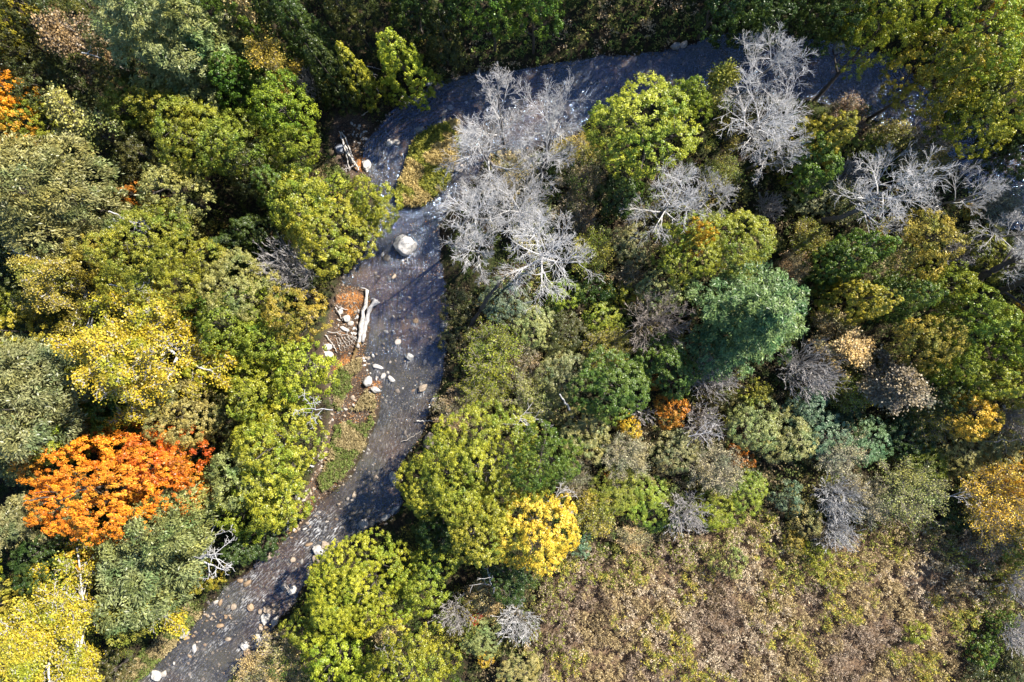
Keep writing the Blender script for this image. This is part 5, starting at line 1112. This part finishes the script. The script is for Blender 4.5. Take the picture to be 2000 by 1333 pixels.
def build_wood():
    G = 'driftwood and fallen trunks'; wh, gy, br = (.56,.53,.49), (.42,.40,.39), (.20,.13,.05)
    log_obj('driftwood_log', [(716,567,.30),(709,612,.28),(702,650,.24),(698,680,.2)], .15, .19, wh, 'long bleached driftwood log, left of the pair on the gravel bar', G, stubs=[(0.05,120,.6,.05)])
    log_obj('driftwood_log', [(733,586,.34),(720,606,.3),(711,640,.26),(707,668,.2)], .27, .16, (.5,.49,.48), 'thicker curved grey driftwood log, right of the pair', G, stubs=[(0.05,-60,.4,.12)])
    log_obj('driftwood_log', [(699,668,.14),(692,690,.1),(684,722,.05)], .22, .15, br, 'mossy brown rotten log end below the bleached pair', G, wobble=.06)
    log_obj('driftwood_log', [(636,655,.2),(648,672,.15),(656,688,.1)], .06, .04, wh, 'thin pale stick by the white stones at the forest edge', G)
    log_obj('driftwood_log', [(654,600,.25),(660,612,.2),(668,626,.1)], .05, .03, wh, 'thin pale stick leaning on the stone pile left of the logs', G)
    log_obj('driftwood_log', [(655,596,.3),(668,602,.25),(678,606,.1)], .04, .03, gy, 'short grey stick crossing above the stone pile', G)
    # curved dead branch on the bar
    for k in range(7):
        x0 = 655+k*5.5; branch_obj('dead_branch', (x0, 660-k*0.6, .15), (x0+9+k*2.4, 686-k*2.2, .1), .7, wh, 'thin curved pale branch in the row arching over dark gravel left of the logs', 40+k, 1, (3,), .022, 'curved branches on the gravel bar')
    branch_obj('dead_branch', (640,648,.2), (694,661,.2), .6, wh, 'long pale branch the curved row springs from', 51, 2, (5, 3), .04)
    # driftwood bundle beside the blue-grey boulder
    for k, (a, b) in enumerate([((661,254),(686,318)), ((666,256),(690,312)), ((672,282),(692,325)), ((664,262),(682,330)), ((676,296),(700,332))]):
        log_obj('driftwood_log', [(*a, .55), ((a[0]+b[0])/2+1, (a[1]+b[1])/2, .4+.05*k), (*b, .2)], .045+.012*(k % 3), .07, wh, 'slim pale pole in the driftwood bundle beside the blue-grey boulder', 'poles of the driftwood bundle')
    branch_obj('dead_branch', (690,322,.3), (668,334,.2), .8, gy, 'tangled root end of the driftwood bundle', 61, 3, (5, 4, 3), .06)
    log_obj('fallen_pole', [(706,226,.5),(720,219,.45),(735,212,.5)], .05, .03, (.5,.44,.36), 'lone pale pole lying on the dark bank left of the tall cedar', G)
    for k, (a, b) in enumerate([((722,142),(737,158)), ((727,145),(740,152)), ((731,158),(742,188)), ((720,135),(746,140))]):
        log_obj('fallen_pole', [(*a, 1.4), ((a[0]+b[0])/2, (a[1]+b[1])/2, 1.2), (*b, .6)], .035, .02, gy, 'thin grey fallen stem in the gap between the two sunlit cedars', 'fallen stems between the cedars')
    log_obj('fallen_pole', [(812,823,.25),(828,824,.3),(848,823,.5)], .05, .04, wh, 'pale pole lying straight over the water from the right bank', G)
    log_obj('fallen_pole', [(790,862,.15),(806,854,.2),(824,842,.35)], .05, .035, (.36,.33,.3), 'crooked grey pole slanting into the creek above the wide tree', G, stubs=[(.3,100,.7,.03),(.1,200,.5,.03)])
    log_obj('fallen_pole', [(846,588,.3),(858,582,.3),(872,576,.5)], .03, .02, wh, 'short pale stick over the shaded water opposite the logs', G)
    # leaning snag trunks
    log_obj('dead_snag', [(163,530,2.0),(120,520,5.5),(85,508,7.5),(58,504,8.6)], .30, .20, (.5,.5,.52), 'thick broken white-barked dead trunk rising out of the left forest', G, 'dead trunk', M_BIRCH, stubs=[(.92,150,1.3,.13),(.85,60,1.5,.10),(.6,-100,.8,.08),(.7,90,.9,.07)])
    log_obj('trunk', [(918,640,.2),(935,612,2.2),(952,585,4.6),(974,556,6.6)], .20, .12, (.10,.085,.075), 'long dark slanting trunk of the broad silver tree', owner='broad silver bare tree at the lower end of the creekside clump')
    log_obj('trunk', [(1590,436,.6),(1625,431,3.6),(1665,414,6.0),(1705,396,8.2)], .26, .13, (.15,.13,.12), 'curved dark trunk running in under the leaning silver tree', owner='silver bare tree with a thick dark leaning trunk, right side')
    log_obj('trunk', [(1877,572,1.5),(1908,540,4),(1955,515,6),(2005,490,8)], .30, .20, (.10,.085,.08), 'upper of two thick dark trunks at the right edge', owner='silver bare tree with two dark trunks on the right edge', stubs=[(.55,70,1.6,.12),(.75,-60,1.4,.08)])
    log_obj('trunk', [(1910,588,1.5),(1945,568,4),(1975,556,6),(2015,540,8)], .28, .20, (.10,.085,.08), 'lower of two thick dark trunks at the right edge', owner='silver bare tree with two dark trunks on the right edge', stubs=[(.35,-40,2.4,.12),(.55,-20,2.2,.09),(.7,50,1.2,.08)])
    log_obj('trunk', [(1060,340,.5),(1064,315,4),(1070,285,7),(1078,255,9)], .20, .12, (.15,.13,.12), 'dark forked trunk showing through the uppermost creekside silver tree', owner='silver bare tree with a dark forked trunk at the top of the creekside clump', stubs=[(.75,160,1.8,.08),(.9,40,1.6,.07)])
    log_obj('fallen_log', [(1893,243,.5),(1915,255,.4),(1938,268,.3)], .14, .09, (.2,.17,.15), 'grey fallen trunk over the black water in the upper right', G)
    # white dead boughs
    W5 = (.56,.55,.55)
    branch_obj('dead_branch', (378,1085,8), (438,1080,10), 1.5, W5, 'big white dead bough at the right side of the willow-like tree, upper', 71, 3, (4, 3, 3), .10)
    branch_obj('dead_branch', (380,1086,8), (440,1112,8), 1.3, W5, 'big white dead bough at the right side of the willow-like tree, lower', 72, 3, (5, 3, 3), .10)
    branch_obj('dead_branch', (386,1118,6), (392,1142,5), 1.0, W5, 'small white dead bough pointing down from the willow-like tree', 73, 2, (3, 2), .06)
    branch_obj('dead_branch', (405,1048,8), (442,1036,9), 1.3, W5, 'white dead branch beside the smaller grey-green crown', 74, 3, (4, 3, 2), .06)
    branch_obj('dead_branch', (222,416,11), (272,440,9), 1.6, W5, 'white dead branch lying over the huge feathery tree tip', 75, 3, (4, 5, 3), .06)
    branch_obj('dead_branch', (224,557,10.5), (292,580,9.5), 1.4, W5, 'white dead branch over the largest round olive tree', 76, 3, (4, 5, 3), .06)
    branch_obj('dead_branch', (648,802,9), (588,800,10), 1.5, (.5,.5,.54), 'grey dead twigs poking out above the narrow gravel strip', 77, 3, (5, 4, 3), .04)
    branch_obj('dead_branch', (170,110,11), (205,120,10), 1.0, W5, 'single white dead branch on the thin brown tree', 78, 2, (3, 2), .05)
    branch_obj('dead_branch', (178,655,8), (190,625,10), .8, W5, 'broken white limb beside the left yellow birch', 79, 1, (3,), .12)
    for k, (a, b) in enumerate([((980,825),(1040,828)), ((985,818),(1058,818)), ((1000,805),(1035,835))]):
        branch_obj('dead_branch', (*a, 3.2+.3*k), (*b, 3.6), 1.2, W5, 'white crooked dead stick in the tangle above the wide tree', 80+k, 2, (4, 3), .06, 'white sticks above the wide tree')
    log_obj('dead_snag', [(1116,812,1.5),(1106,790,4.5),(1092,770,7)], .12, .05, W5, 'white broken stem left of the bright green maple', G, 'dead trunk')
    for k, (a, b) in enumerate([((1068,975),(1112,965)), ((1075,980),(1105,945)), ((1095,985),(1112,1003))]):
        branch_obj('dead_branch', (*a, 5), (*b, 5.4), 1.3, W5, 'grey dead branch behind the bright yellow tree', 90+k, 3, (4, 3, 2), .05, 'dead branches behind the yellow tree')
    branch_obj('dead_branch', (965,1155,4), (962,1118,6), 1.4, W5, 'white forked stick in the shade left of the pale bare bush', 95, 2, (3, 2), .06)
    branch_obj('dead_branch', (1835,965,3.5), (1880,970,4), 1.3, W5, 'white dead twigs left of the large golden bush', 96, 3, (5, 3, 2), .05)
    branch_obj('dead_branch', (1912,860,3), (1985,855,4.5), 1.0, (.4,.37,.35), 'long grey dead branch near the right edge under the green group', 97, 2, (4, 3), .06)
    branch_obj('dead_branch', (1340,850,3.5), (1385,840,4.5), 1.6, W5, 'white twisted branch over the grey dead bush', 98, 3, (5, 3, 2), .06)
    branch_obj('dead_branch', (735,1320,7), (775,1262,8), 1.2, (.42,.40,.38), 'grey dead branch between the bottom-edge trees', 99, 3, (5, 3, 2), .05)
def build_margin():
    """the forest goes on past the picture: unlabelled-by-photo neighbours that carry its shade"""
    rng = random.Random(77); k = 0
    for side in range(46):
        e = side % 4
        if e == 0: px, py = rng.uniform(-100, 2150), rng.uniform(-190, -60)
        elif e == 1: px, py = rng.uniform(2080, 2250), rng.uniform(-100, 250) if rng.random() < .4 else rng.uniform(520, 1050)
        elif e == 2: px, py = rng.uniform(-260, -70), rng.uniform(-50, 1400)
        else: px, py = rng.choice([rng.uniform(-100, 130), rng.uniform(520, 900)]), rng.uniform(1390, 1500)
        plant(1000+side, 'B' if rng.random() < .6 else 'G', px, py, rng.uniform(55, 85), rng.choice(['ol', 'yg', 'gr', 'ogr', 'dol']), rng.uniform(10, 14), 'leafy forest tree standing outside the edge of the picture', 'forest trees beyond the picture edge')

    for q in range(18):                                             # tall trees behind the north bank and east of the black pool
        bx, by = (880+q*108, -35-rng.uniform(0, 40)) if q < 11 else [(2062,60),(2066,135),(2080,205),(2105,275),(2130,350),(2125,425),(2180,300)][q-11]
        h = rng.uniform(14.5, 17); f = H/(H-h*.62); plant(1100+q, 'B', 1000+(bx-1000)*f, 666.5+(by-666.5)*f, rng.uniform(92, 112) if q < 11 else 120, rng.choice(['dg', 'gr', 'dol', 'ogr']), h, 'leafy forest tree standing outside the edge of the picture', 'forest trees beyond the picture edge')

build_ground(); build_water(); build_gravel(); build_cover(); build_plants(); build_margin(); build_stones(); build_wood()
